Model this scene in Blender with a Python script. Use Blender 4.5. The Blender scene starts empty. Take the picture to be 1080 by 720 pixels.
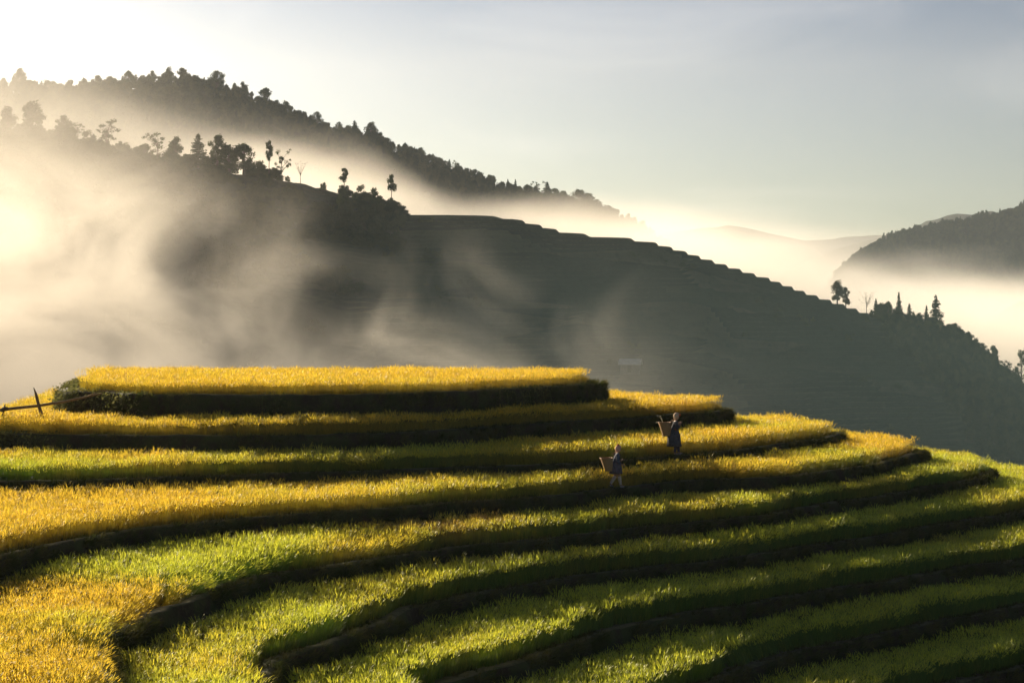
import bpy, bmesh, math, random
import numpy as np
from mathutils import Vector, Matrix

random.seed(7)
RNG = np.random.default_rng(7)
R = math.radians
scene = bpy.context.scene
COL = scene.collection

# ------------------------------------------------------------------ camera
F = 2015.0                       # focal length in pixels of the 1080 px wide photograph
PITCH = math.atan(30.0 / F)
cam_d = bpy.data.cameras.new('camera')
cam_d.sensor_width = 36.0
cam_d.lens = 36.0 * F / 1080.0
cam_d.clip_start = 0.5
cam_d.clip_end = 30000
cam = bpy.data.objects.new('camera', cam_d)
COL.objects.link(cam)
cam.location = (0, 0, 0)
cam.rotation_euler = (R(90) - PITCH, 0, 0)
scene.camera = cam

# ------------------------------------------------------------------ sky, sun, exposure
SUN_AZ, SUN_EL = R(35), R(17.4)  # azimuth to the left of the view, elevation
SKY_STRENGTH, SUN_STRENGTH = 0.05, 5.0
world = bpy.data.worlds.new('World')
scene.world = world
world.use_nodes = True
wn = world.node_tree
wn.nodes.clear()
w_out = wn.nodes.new('ShaderNodeOutputWorld')
w_bg = wn.nodes.new('ShaderNodeBackground')
w_sky = wn.nodes.new('ShaderNodeTexSky')
w_sky.sky_type = 'NISHITA'
w_sky.sun_disc = False
w_sky.sun_elevation = SUN_EL
w_sky.sun_rotation = -SUN_AZ
w_sky.altitude = 900
w_sky.air_density = 1.0
w_sky.dust_density = 1.5
w_sky.ozone_density = 2.6
w_bg.inputs['Strength'].default_value = SKY_STRENGTH
def sky_op(op, src, v):
    nd = wn.nodes.new('ShaderNodeVectorMath')
    nd.operation = op
    wn.links.new(src, nd.inputs[0])
    nd.inputs[1].default_value = (v, v, v)
    return nd.outputs[0]


# a clearer, more contrasty sky than the model's: deeper away from the sun
w_g = wn.nodes.new('ShaderNodeGamma')
w_g.inputs['Gamma'].default_value = 1.6
wn.links.new(sky_op('MULTIPLY', w_sky.outputs[0], 1 / 21.0), w_g.inputs['Color'])
w_tc = wn.nodes.new('ShaderNodeTexCoord')
w_mp = wn.nodes.new('ShaderNodeMapping')
w_mp.inputs['Scale'].default_value = (2.2, 2.2, 9.0)
w_mp.inputs['Rotation'].default_value = (0.0, R(9), 0.0)
wn.links.new(w_tc.outputs['Generated'], w_mp.inputs['Vector'])
w_nz = wn.nodes.new('ShaderNodeTexNoise')                      # faint streaks of high cloud
w_nz.inputs['Scale'].default_value = 2.4
w_nz.inputs['Detail'].default_value = 5.0
w_nz.inputs['Distortion'].default_value = 0.6
wn.links.new(w_mp.outputs[0], w_nz.inputs['Vector'])
w_mr = wn.nodes.new('ShaderNodeMapRange')
w_mr.interpolation_type = 'SMOOTHSTEP'
for k, v in enumerate((0.45, 0.75, 0.0, 0.08)):
    w_mr.inputs[1 + k].default_value = v
wn.links.new(w_nz.outputs['Fac'], w_mr.inputs[0])
w_mx = wn.nodes.new('ShaderNodeMix')
w_mx.data_type = 'RGBA'
w_mx.inputs[7].default_value = (18.0, 16.6, 15.0, 1.0)
wn.links.new(w_mr.outputs[0], w_mx.inputs[0])
wn.links.new(sky_op('MULTIPLY', w_g.outputs[0], 21.0), w_mx.inputs[6])
wn.links.new(w_mx.outputs[2], w_bg.inputs['Color'])
wn.links.new(w_bg.outputs[0], w_out.inputs['Surface'])

sun_d = bpy.data.lights.new('sun', 'SUN')
sun_d.energy = SUN_STRENGTH
sun_d.angle = R(0.5)
sun_d.color = (1.0, 0.84, 0.60)
sun = bpy.data.objects.new('sun', sun_d)
COL.objects.link(sun)
to_sun = Vector((-math.sin(SUN_AZ) * math.cos(SUN_EL), math.cos(SUN_AZ) * math.cos(SUN_EL), math.sin(SUN_EL)))
sun.rotation_euler = (-to_sun).to_track_quat('-Z', 'Y').to_euler()

scene.view_settings.view_transform = 'Standard'
scene.view_settings.look = 'None'
scene.view_settings.exposure = 1.2
scene.view_settings.gamma = 1.0
scene.view_settings.use_curve_mapping = False
scene.render.engine = 'CYCLES'
cy = scene.cycles
cy.max_bounces = 6
cy.diffuse_bounces = 3
cy.glossy_bounces = 2
cy.transmission_bounces = 4
cy.volume_bounces = 2
cy.transparent_max_bounces = 8
cy.volume_step_rate = 0.5
cy.volume_max_steps = 256
cy.use_denoising = True
try:
    cy.denoiser = 'OPENIMAGEDENOISE'
    cy.denoising_input_passes = 'RGB_ALBEDO_NORMAL'
    cy.denoising_prefilter = 'ACCURATE'
except Exception:
    pass
cy.sample_clamp_indirect = 4.0
cy.use_adaptive_sampling = False

# ------------------------------------------------------------------ helpers
CP, SP = math.cos(PITCH), math.sin(PITCH)


def ray(px, py):
    """direction (with y = 1) of a photograph pixel"""
    u, v = (px - 540.0) / F, (360.0 - py) / F
    y = CP + v * SP
    z = -SP + v * CP
    return u / y, z / y


def on_level(px, py, z):
    u, s = ray(px, py)
    y = z / s
    return (u * y, y)


def at_depth(px, py, y):
    u, s = ray(px, py)
    return Vector((u * y, y, s * y))


def tag(o, label=None, cat=None, group=None, kind=None):
    if label:
        o['label'] = label
    if cat:
        o['category'] = cat
    if group:
        o['group'] = group
    if kind:
        o['kind'] = kind
    return o


def link_mesh(name, me, mat=None, parent=None, smooth=False):
    o = bpy.data.objects.new(name, me)
    COL.objects.link(o)
    if mat is not None:
        for m in (mat if isinstance(mat, (list, tuple)) else [mat]):
            me.materials.append(m)
    if smooth:
        me.polygons.foreach_set('use_smooth', np.ones(len(me.polygons), dtype=bool))
    if parent is not None:
        o.parent = parent
    return o


def empty(name, loc=(0, 0, 0), rz=0.0):
    o = bpy.data.objects.new(name, None)
    COL.objects.link(o)
    o.empty_display_size = 0.2
    o.location = loc
    o.rotation_euler = (0, 0, rz)
    return o


def np_mesh(name, verts, quads=None, tris=None, mat_idx=None):
    verts = np.asarray(verts, dtype=np.float32)
    me = bpy.data.meshes.new(name)
    nq = 0 if quads is None else len(quads)
    nt = 0 if tris is None else len(tris)
    me.vertices.add(len(verts))
    me.vertices.foreach_set('co', verts.ravel())
    loops = []
    if nq:
        loops.append(np.asarray(quads, dtype=np.int32).ravel())
    if nt:
        loops.append(np.asarray(tris, dtype=np.int32).ravel())
    if loops:
        li = np.concatenate(loops)
        me.loops.add(len(li))
        me.loops.foreach_set('vertex_index', li)
        starts = np.concatenate([np.arange(nq) * 4, nq * 4 + np.arange(nt) * 3]).astype(np.int32)
        me.polygons.add(nq + nt)
        me.polygons.foreach_set('loop_start', starts)
        if mat_idx is not None:
            me.polygons.foreach_set('material_index', np.asarray(mat_idx, dtype=np.int32))
    me.update(calc_edges=True)
    me.validate()
    return me


def _hash(ix, iy, seed):
    n = (ix * 374761393 + iy * 668265263 + seed * 1442695041) & 0x7fffffff
    n = ((n ^ (n >> 13)) * 1274126177) & 0x7fffffff
    return ((n ^ (n >> 16)) & 0xffff) / 65535.0


def vnoise(x, y, seed=0):
    x = np.asarray(x, dtype=np.float64)
    y = np.asarray(y, dtype=np.float64)
    x0 = np.floor(x).astype(np.int64)
    y0 = np.floor(y).astype(np.int64)
    fx, fy = x - x0, y - y0
    fx = fx * fx * (3 - 2 * fx)
    fy = fy * fy * (3 - 2 * fy)
    a, b = _hash(x0, y0, seed), _hash(x0 + 1, y0, seed)
    c, d = _hash(x0, y0 + 1, seed), _hash(x0 + 1, y0 + 1, seed)
    return (a * (1 - fx) + b * fx) * (1 - fy) + (c * (1 - fx) + d * fx) * fy


def fbm(x, y, seed=0, octv=4):
    s, a, t = 0.0, 0.5, 0.0
    for k in range(octv):
        s = s + a * vnoise(x * 2 ** k, y * 2 ** k, seed + k * 17)
        t += a
        a *= 0.5
    return s / t * 2 - 1


def sstep(a, b, x):
    t = np.clip((x - a) / (b - a), 0, 1)
    return t * t * (3 - 2 * t)


# ------------------------------------------------------------------ materials
class NT:
    def __init__(self, name):
        self.m = bpy.data.materials.new(name)
        self.m.use_nodes = True
        self.t = self.m.node_tree
        self.t.nodes.clear()
        self.out = self.n('ShaderNodeOutputMaterial')

    def n(self, typ, **kw):
        nd = self.t.nodes.new(typ)
        for k, v in kw.items():
            setattr(nd, k, v)
        return nd

    def l(self, a, b):
        self.t.links.new(a, b)

    def val(self, sock, v):
        if hasattr(v, 'is_output') or isinstance(v, bpy.types.NodeSocket):
            self.l(v, sock)
        else:
            sock.default_value = v

    def math(self, op, a, b=None, c=None, clamp=False):
        nd = self.n('ShaderNodeMath', operation=op)
        nd.use_clamp = clamp
        for i, v in enumerate((a, b, c)):
            if v is not None:
                self.val(nd.inputs[i], v)
        return nd.outputs[0]

    def mapr(self, v, a, b, c=0.0, d=1.0, smooth=True):
        nd = self.n('ShaderNodeMapRange')
        nd.interpolation_type = 'SMOOTHSTEP' if smooth else 'LINEAR'
        self.val(nd.inputs[0], v)
        for i, q in enumerate((a, b, c, d)):
            self.val(nd.inputs[1 + i], q)
        return nd.outputs[0]

    def mix(self, f, a, b):
        nd = self.n('ShaderNodeMix', data_type='RGBA')
        self.val(nd.inputs[0], f)
        self.val(nd.inputs[6], a if not isinstance(a, tuple) else (*a, 1.0))
        self.val(nd.inputs[7], b if not isinstance(b, tuple) else (*b, 1.0))
        return nd.outputs[2]

    def noise(self, scale, detail=3.0, rough=0.5, vec=None, distort=0.0, dims='3D'):
        nd = self.n('ShaderNodeTexNoise')
        nd.noise_dimensions = dims
        nd.inputs['Scale'].default_value = scale
        nd.inputs['Detail'].default_value = detail
        nd.inputs['Roughness'].default_value = rough
        nd.inputs['Distortion'].default_value = distort
        if vec is not None:
            self.l(vec, nd.inputs['Vector'])
        return nd.outputs['Fac']

    def pos(self):
        return self.n('ShaderNodeNewGeometry').outputs['Position']

    def bump(self, h, strength=0.5, dist=0.05):
        nd = self.n('ShaderNodeBump')
        nd.inputs['Strength'].default_value = strength
        nd.inputs['Distance'].default_value = dist
        self.l(h, nd.inputs['Height'])
        return nd.outputs[0]

    def principled(self, col, rough=0.9, bump=None, spec=0.2):
        p = self.n('ShaderNodeBsdfPrincipled')
        self.val(p.inputs['Base Color'], col if not isinstance(col, tuple) else (*col, 1.0))
        self.val(p.inputs['Roughness'], rough)
        p.inputs['Specular IOR Level'].default_value = spec
        if bump is not None:
            self.l(bump, p.inputs['Normal'])
        self.l(p.outputs[0], self.out.inputs['Surface'])
        return p


def mat_leaf(name, ca, cb, trans=0.4, scale=0.6, rnd=0.35):
    """foliage: diffuse mixed with translucence, two colours by noise and by tree"""
    t = NT(name)
    nz = t.noise(scale, 2.0, 0.6, t.pos())
    oi = t.n('ShaderNodeObjectInfo').outputs['Random']
    f = t.math('ADD', t.mapr(nz, 0.35, 0.65), t.math('MULTIPLY', t.math('SUBTRACT', oi, 0.5), rnd), clamp=True)
    c = t.mix(f, ca, cb)
    d = t.n('ShaderNodeBsdfDiffuse')
    tr = t.n('ShaderNodeBsdfTranslucent')
    t.l(c, d.inputs[0])
    t.l(c, tr.inputs[0])
    mx = t.n('ShaderNodeMixShader')
    mx.inputs[0].default_value = trans
    t.l(d.outputs[0], mx.inputs[1])
    t.l(tr.outputs[0], mx.inputs[2])
    t.l(mx.outputs[0], t.out.inputs['Surface'])
    return t.m


def mat_simple(name, ca, cb=None, scale=8.0, rough=0.85, bump=0.0, bd=0.02, detail=4.0, spec=0.2):
    t = NT(name)
    tc = t.n('ShaderNodeTexCoord').outputs['Object']
    nz = t.noise(scale, detail, 0.6, tc)
    c = t.mix(t.mapr(nz, 0.35, 0.65), ca, cb or ca)
    t.principled(c, rough, t.bump(nz, bump, bd) if bump else None, spec)
    return t.m


def mat_rice(name, panicle):
    t = NT(name)
    at = t.n('ShaderNodeAttribute')
    at.attribute_type = 'INSTANCER'
    at.attribute_name = 'ripe'
    ripe = at.outputs['Fac']
    at2 = t.n('ShaderNodeAttribute')
    at2.attribute_type = 'INSTANCER'
    at2.attribute_name = 'rust'
    rust = at2.outputs['Fac']
    rnd = t.n('ShaderNodeObjectInfo').outputs['Random']
    nz = t.noise(9.0, 1.0, 0.5, t.pos())
    j = t.math('ADD', t.math('MULTIPLY', t.math('SUBTRACT', rnd, 0.5), 0.45), t.math('MULTIPLY', t.math('SUBTRACT', nz, 0.5), 0.9))
    ab = t.n('ShaderNodeAttribute')
    ab.attribute_name = 'own'
    own = ab.outputs['Fac']
    j = t.math('ADD', j, t.math('MULTIPLY', t.math('SUBTRACT', own, 0.5), 0.5))
    f = t.math('ADD', ripe, t.math('MULTIPLY', j, 0.6), clamp=True)
    if panicle:
        c = t.mix(f, (0.72, 0.77, 0.07), (1.0, 0.70, 0.065))
        c = t.mix(rust, c, (0.55, 0.25, 0.06))
    else:
        c = t.mix(f, (0.13, 0.245, 0.018), (0.50, 0.36, 0.03))
        c = t.mix(t.math('MULTIPLY', rust, 0.7), c, (0.42, 0.19, 0.04))
    hs = t.n('ShaderNodeHueSaturation')
    t.l(c, hs.inputs['Color'])
    t.l(t.mapr(own, 0.0, 1.0, 0.55, 1.15, False), hs.inputs['Value'])
    c = hs.outputs[0]
    d = t.n('ShaderNodeBsdfDiffuse')
    tr = t.n('ShaderNodeBsdfTranslucent')
    t.l(c, d.inputs[0])
    t.l(c, tr.inputs[0])
    mx = t.n('ShaderNodeMixShader')
    mx.inputs[0].default_value = 0.48 if panicle else 0.38
    t.l(d.outputs[0], mx.inputs[1])
    t.l(tr.outputs[0], mx.inputs[2])
    g = t.n('ShaderNodeBsdfGlossy')
    g.inputs['Roughness'].default_value = 0.45
    g.inputs[0].default_value = (0.9, 0.9, 0.8, 1)
    m2 = t.n('ShaderNodeMixShader')
    m2.inputs[0].default_value = 0.05
    t.l(mx.outputs[0], m2.inputs[1])
    t.l(g.outputs[0], m2.inputs[2])
    t.l(m2.outputs[0], t.out.inputs['Surface'])
    return t.m


def mat_soil():
    t = NT('terrace_soil')
    p = t.pos()
    n1 = t.noise(1.3, 5.0, 0.65, p)
    n2 = t.noise(9.0, 4.0, 0.6, p)
    c = t.mix(t.mapr(n1, 0.38, 0.62), (0.050, 0.036, 0.022), (0.060, 0.070, 0.022))
    c = t.mix(t.mapr(n2, 0.5, 0.75), c, (0.09, 0.075, 0.04))
    t.principled(c, 0.95, t.bump(n2, 0.9, 0.06), 0.1)
    return t.m


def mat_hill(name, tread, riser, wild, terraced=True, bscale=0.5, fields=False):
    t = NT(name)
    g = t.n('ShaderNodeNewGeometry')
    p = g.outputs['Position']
    n1 = t.noise(0.03, 4.0, 0.6, p)
    n2 = t.noise(bscale, 5.0, 0.65, p)
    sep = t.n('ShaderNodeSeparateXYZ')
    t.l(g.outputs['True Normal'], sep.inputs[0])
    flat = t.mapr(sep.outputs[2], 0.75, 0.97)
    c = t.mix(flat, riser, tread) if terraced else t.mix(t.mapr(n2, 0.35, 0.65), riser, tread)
    if fields:      # fields at different stages: stubble, straw, green
        mp = t.n('ShaderNodeMapping')
        mp.inputs['Scale'].default_value = (0.022, 0.05, 0.16)
        t.l(p, mp.inputs['Vector'])
        vo = t.n('ShaderNodeTexVoronoi')
        vo.inputs['Scale'].default_value = 1.0
        vo.inputs['Randomness'].default_value = 1.0
        t.l(mp.outputs[0], vo.inputs['Vector'])
        sc = t.n('ShaderNodeSeparateColor')
        t.l(vo.outputs['Color'], sc.inputs[0])
        c = t.mix(t.math('MULTIPLY', t.mapr(sc.outputs[0], 0.55, 0.8), 0.7), c, (0.085, 0.078, 0.046))
        c = t.mix(t.math('MULTIPLY', t.mapr(sc.outputs[1], 0.6, 0.85), 0.7), c, (0.030, 0.044, 0.022))
    c = t.mix(t.mapr(n1, 0.42, 0.62), c, wild)
    c = t.mix(t.math('MULTIPLY', t.mapr(n2, 0.5, 0.7), 0.5), c, tuple(q * 0.5 for q in wild))
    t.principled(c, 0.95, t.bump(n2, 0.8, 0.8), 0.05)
    return t.m


def mat_mist(name, dens_fn, g=0.55, col=(0.84, 0.79, 0.73)):
    """mist: uneven density in a closed box, thinning out before every face of the box"""
    t = NT(name)
    tc = t.n('ShaderNodeTexCoord').outputs['Object']
    sep = t.n('ShaderNodeSeparateXYZ')
    t.l(tc, sep.inputs[0])
    d = dens_fn(t, tc, sep.outputs[0], sep.outputs[1], sep.outputs[2])
    v = t.n('ShaderNodeVolumePrincipled')
    v.inputs['Color'].default_value = (*col, 1)
    v.inputs['Anisotropy'].default_value = g
    t.l(d, v.inputs['Density'])
    t.l(v.outputs[0], t.out.inputs['Volume'])
    return t.m


M = dict(
    soil=mat_soil(),
    bund=mat_simple('bund_earth', (0.055, 0.062, 0.026), (0.125, 0.115, 0.055), 2.6, 0.95, 0.7, 0.05),  # dry trodden tone, also paler than the bank to suggest a lip catching light
    leaf=mat_rice('rice_leaf', False),
    panicle=mat_rice('rice_panicle', True),
    grass=mat_leaf('bank_grass', (0.05, 0.065, 0.015), (0.13, 0.12, 0.04), 0.4, 1.2, 0.8),
    dark_leaf=mat_leaf('dark_foliage', (0.022, 0.036, 0.012), (0.05, 0.06, 0.02), 0.25, 0.25, 0.6),
    light_leaf=mat_leaf('light_foliage', (0.06, 0.075, 0.02), (0.10, 0.10, 0.035), 0.35, 0.25, 0.4),
    dry_leaf=mat_leaf('dry_foliage', (0.10, 0.075, 0.03), (0.07, 0.06, 0.03), 0.35, 0.25, 0.4),
    needle=mat_leaf('needles', (0.016, 0.030, 0.013), (0.03, 0.045, 0.018), 0.15, 0.25, 0.6),
    bark=mat_simple('bark', (0.05, 0.038, 0.027), (0.10, 0.08, 0.06), 3.0, 0.95, 0.6, 0.05),
    bamboo=mat_simple('bamboo', (0.16, 0.10, 0.045), (0.26, 0.18, 0.09), 6.0, 0.6, 0.3, 0.01),
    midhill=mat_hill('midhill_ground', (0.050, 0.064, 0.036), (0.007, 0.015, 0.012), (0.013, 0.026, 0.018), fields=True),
    farhill=mat_hill('farhill_ground', (0.03, 0.035, 0.016), (0.018, 0.026, 0.012), (0.022, 0.03, 0.014), False, 0.12),
    valley=mat_hill('valley_ground', (0.05, 0.055, 0.025), (0.03, 0.04, 0.018), (0.03, 0.04, 0.02), False, 0.05),
)


# ------------------------------------------------------------------ foreground terraces
def catmull(pts, step):
    """closed smooth curve through pts, resampled evenly"""
    P = np.asarray(pts, dtype=float)
    n = len(P)
    out = []
    for i in range(n):
        p0, p1, p2, p3 = P[i - 1], P[i], P[(i + 1) % n], P[(i + 2) % n]
        d = np.linalg.norm(p2 - p1)
        k = max(2, int(d / 0.15))
        # centripetal parametrisation
        t0 = 0.0
        t1 = t0 + max(np.linalg.norm(p1 - p0), 1e-6) ** 0.5
        t2 = t1 + max(d, 1e-6) ** 0.5
        t3 = t2 + max(np.linalg.norm(p3 - p2), 1e-6) ** 0.5
        t = np.linspace(t1, t2, k, endpoint=False)[:, None]
        a1 = (t1 - t) / (t1 - t0) * p0 + (t - t0) / (t1 - t0) * p1
        a2 = (t2 - t) / (t2 - t1) * p1 + (t - t1) / (t2 - t1) * p2
        a3 = (t3 - t) / (t3 - t2) * p2 + (t - t2) / (t3 - t2) * p3
        b1 = (t2 - t) / (t2 - t0) * a1 + (t - t0) / (t2 - t0) * a2
        b2 = (t3 - t) / (t3 - t1) * a2 + (t - t1) / (t3 - t1) * a3
        out.append((t2 - t) / (t2 - t1) * b1 + (t - t1) / (t2 - t1) * b2)
    C = np.vstack(out)
    # light smoothing
    for _ in range(6):
        C = 0.5 * C + 0.25 * (np.roll(C, 1, 0) + np.roll(C, -1, 0))
    seg = np.linalg.norm(np.roll(C, -1, 0) - C, axis=1)
    s = np.concatenate([[0], np.cumsum(seg)])
    m = int(s[-1] / step)
    q = np.linspace(0, s[-1], m, endpoint=False)
    CC = np.vstack([C, C[:1]])
    return np.stack([np.interp(q, s, CC[:, 0]), np.interp(q, s, CC[:, 1])], 1)


def normals(C):
    T = np.roll(C, -1, 0) - np.roll(C, 1, 0)
    T /= np.linalg.norm(T, axis=1)[:, None]
    N = np.stack([T[:, 1], -T[:, 0]], 1)
    area = 0.5 * np.sum(C[:, 0] * np.roll(C[:, 1], -1) - np.roll(C[:, 0], -1) * C[:, 1])
    return N if area > 0 else -N           # outward


def inside(P, poly):
    x, y = P[:, 0], P[:, 1]
    res = np.zeros(len(P), dtype=bool)
    X, Y = poly[:, 0], poly[:, 1]
    X2, Y2 = np.roll(X, -1), np.roll(Y, -1)
    for x1, y1, x2, y2 in zip(X, Y, X2, Y2):
        if y1 == y2:
            continue
        c = (y1 > y) != (y2 > y)
        if c.any():
            res ^= c & (x < (x2 - x1) * (y - y1) / (y2 - y1) + x1)
    return res


def nearest(P, C):
    """distance and index of the nearest contour point"""
    d = np.full(len(P), 1e9)
    k = np.zeros(len(P), dtype=int)
    for a in range(0, len(P), 4000):
        q = P[a:a + 4000]
        dd = (q[:, None, 0] - C[None, :, 0]) ** 2 + (q[:, None, 1] - C[None, :, 1]) ** 2
        k[a:a + 4000] = dd.argmin(1)
        d[a:a + 4000] = np.sqrt(dd.min(1))
    return d, k


def in_view(x, y, z, mx=110, mlow=800):
    px = 540 + x / np.maximum(y, 1) * F
    py = 330 - z / np.maximum(y, 1) * F
    return (px > -mx) & (px < 1080 + mx) & (y > 20) & (py < mlow)


ZT = [-3.05, -4.3, -5.35, -6.05, -6.95, -7.85, -8.75, -9.7, -10.6, -11.55]
Z0 = [-2.95, -4.1, -5.16, -6.1, -7.05, -8.0, -8.95, -9.9, -10.85, -11.8]   # levels the hidden sides were drawn for
FRONT = [
    [(72, 415), (105, 416), (140, 418), (270, 419), (400, 418), (500, 414.5), (560, 411), (610, 408), (634, 406)],
    [(-40, 460), (0, 460), (60, 461), (150, 462), (270, 462), (380, 460), (450, 457), (540, 451), (600, 447), (660, 443.5), (720, 439), (755, 436), (765, 433)],
    [(-40, 511), (0, 510.5), (60, 510), (150, 507), (270, 503), (400, 499), (500, 495), (560, 493), (640, 489), (711, 483), (800, 474), (850, 467), (882, 461), (889, 457)],
    [(-50, 608), (0, 592), (50, 579), (125, 564.5), (200, 556), (270, 549), (330, 543.5), (400, 540), (480, 532.5), (540, 529), (600, 523.5), (648, 518), (700, 512), (760, 507), (810, 506), (870, 500), (940, 488), (966, 481), (972, 476)],
    [(120, 726), (115, 706), (118, 690), (135, 668), (170, 648), (212, 633), (270, 613.5), (330, 602), (400, 592), (470, 583), (540, 575), (640, 563), (720, 555), (810, 545), (870, 535), (930, 525), (990, 515), (1035, 505), (1050, 498)],
    [(285, 722), (302, 702), (332, 687), (370, 672), (410, 657), (445, 643), (507, 629), (560, 619), (640, 607), (720, 598), (810, 586), (900, 572), (960, 562), (1020, 551.5), (1080, 541), (1115, 531), (1130, 522)],
    [(450, 735), (500, 716), (540, 703), (600, 683), (660, 665), (695, 657), (740, 647), (810, 637), (890, 623), (960, 611), (1010, 603), (1080, 592), (1150, 577), (1180, 565)],
    [(700, 740), (760, 720), (810, 702), (842, 691), (875, 683), (922, 675), (950, 668), (1010, 655), (1080, 641), (1160, 622), (1230, 600)],
    [(860, 765), (960, 735), (1060, 712), (1080, 706), (1180, 680), (1280, 640)],
    [(1000, 780), (1100, 755), (1200, 725), (1320, 675)],
]
# the hidden sides of every terrace, on the ground plan (right tip, round the back, left side)
BACK = [
    [(3.7, 80.3), (2.6, 82.4), (-5, 83.6), (-14, 84), (-18.2, 83), (-17.6, 76)],
    [(8.9, 80.8), (7.4, 83.6), (4.2, 86), (0, 87.4), (-14, 88), (-20.8, 87), (-20.2, 78), (-20.4, 72.6), (-26, 71.2), (-33, 71), (-36, 68), (-34, 64.5), (-26, 63.6)],
    [(13.9, 81.5), (12.3, 84.8), (9.6, 87.2), (4, 90), (-14, 92), (-24, 92), (-25, 80), (-30, 76), (-40, 76), (-46, 70), (-44, 61), (-32, 57.5)],
    [(17.9, 84.2), (17.1, 87.2), (15, 90.8), (9, 97), (-14, 100), (-28, 100), (-30, 84), (-44, 81), (-54, 72), (-52, 58), (-36, 47.5), (-24, 45)],
    [(21.5, 86), (20.6, 89.2), (18.5, 93), (10, 101), (-14, 104), (-34, 104), (-48, 90), (-62, 76), (-60, 54), (-44, 32), (-28, 24), (-15, 22.5), (-8.6, 26), (-7.2, 32)],
    [(25.8, 89), (24.5, 92), (20, 98), (10, 106), (-14, 109), (-40, 108), (-60, 92), (-72, 76), (-68, 48), (-48, 22), (-28, 15), (-12, 15.5), (-5.2, 21), (-4.2, 30), (-4.6, 36)],
    [(31, 90), (30, 95), (24, 101), (10, 108), (-14, 112), (-46, 110), (-70, 94), (-82, 76), (-76, 44), (-52, 14), (-28, 8), (-10, 9), (-3.2, 16), (-2.2, 26), (-2.0, 36), (-1.9, 41)],
    [(37, 92), (36, 98), (28, 106), (10, 114), (-14, 118), (-50, 116), (-80, 96), (-92, 76), (-84, 40), (-54, 6), (-28, 1), (-8, 2), (-1.0, 10), (0.6, 22), (1.0, 34), (1.8, 43)],
    [(44, 93), (42, 102), (32, 112), (10, 121), (-14, 125), (-56, 122), (-90, 98), (-102, 76), (-92, 34), (-56, -2), (-28, -7), (-6, -6), (2, 3), (4.0, 18), (5.0, 32), (6.0, 42)],
    [(52, 94), (48, 108), (36, 119), (10, 128), (-14, 132), (-62, 128), (-100, 102), (-112, 76), (-100, 28), (-58, -10), (-28, -16), (-4, -15), (7, -6), (9, 14), (9.5, 30), (9.8, 40)],
]
CONT, NRM = [], []
for i in range(10):
    pts = [on_level(px, py, ZT[i]) for px, py in FRONT[i]] + [(a * ZT[i] / Z0[i], b * ZT[i] / Z0[i]) for a, b in BACK[i]]
    C = catmull(pts, 0.25)
    N = normals(C)
    # the banks are dug by hand: edges waver a little
    w = np.zeros(len(C))
    s = np.arange(len(C)) * 0.25
    for wl, am in ((9.0, 0.10), (3.7, 0.06), (1.3, 0.03)):
        k = max(1, round(len(C) * 0.25 / wl))
        w += am * np.sin(2 * np.pi * k * np.arange(len(C)) / len(C) + RNG.uniform(0, 6)) * (0.5 + vnoise(s / 11.0, s * 0 + i, 3))
    C = C + N * w[:, None]
    CONT.append(C)
    NRM.append(normals(C))


for i in range(9):
    q = CONT[i]
    bad = ~inside(q, CONT[i + 1])
    dd, kk = nearest(q, CONT[i + 1])
    vis = in_view(q[:, 0], q[:, 1], np.full(len(q), ZT[i])) & (q[:, 1] < 85)
    print('NEST', i, 'outside', bad.sum(), 'min gap', dd.min().round(2), 'visible gap', dd[vis].min().round(2), np.median(dd[vis]).round(2))


def build_terrace(i):
    C, N = CONT[i], NRM[i]
    z = ZT[i]
    low = ZT[i + 1] - 0.12 if i + 1 < len(ZT) else z - 1.0
    n = len(C)
    s = np.arange(n) * 0.25
    # profile across the bund and down the bank: (offset outward, height)
    prof = [(-0.75, 0.0), (-0.48, 0.015), (-0.36, 0.07), (-0.16, 0.10), (-0.02, 0.07), (0.03, -0.06),
            (0.06, -0.3), (0.09, -0.55), (0.13, -0.8), (0.2, low - z)]
    rings = []
    for k, (o, h) in enumerate(prof):
        jo = (fbm(s / 0.9, s * 0 + k * 0.6 + i * 9, 5, 3)) * (0.16 if k > 4 else 0.05) * (k > 0)
        jz = (fbm(s / 0.7, s * 0 + k * 0.8 + i * 7, 11, 3)) * (0.05 if 1 < k < 6 else 0.04) * (0 < k < 9)
        hh = min(h, 0.2) if k < 6 else max(h, low - z)
        rings.append(np.column_stack([C + N * (o + jo)[:, None], z + hh + jz]))
    V = np.vstack(rings)
    q = []
    idx = np.arange(n)
    nx = (idx + 1) % n
    for k in range(len(prof) - 1):
        q.append(np.stack([k * n + idx, k * n + nx, (k + 1) * n + nx, (k + 1) * n + idx], 1))
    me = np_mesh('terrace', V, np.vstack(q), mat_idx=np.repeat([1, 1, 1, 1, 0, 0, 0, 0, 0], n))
    bm = bmesh.new()
    bm.from_mesh(me)
    bm.verts.ensure_lookup_table()
    f = bm.faces.new([bm.verts[k] for k in range(n)])
    bmesh.ops.triangulate(bm, faces=[f])
    bmesh.ops.recalc_face_normals(bm, faces=bm.faces)
    bm.to_mesh(me)
    bm.free()
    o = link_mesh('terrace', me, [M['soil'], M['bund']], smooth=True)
    tag(o, kind='structure')
    return o


for i in range(10):
    build_terrace(i)

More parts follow.
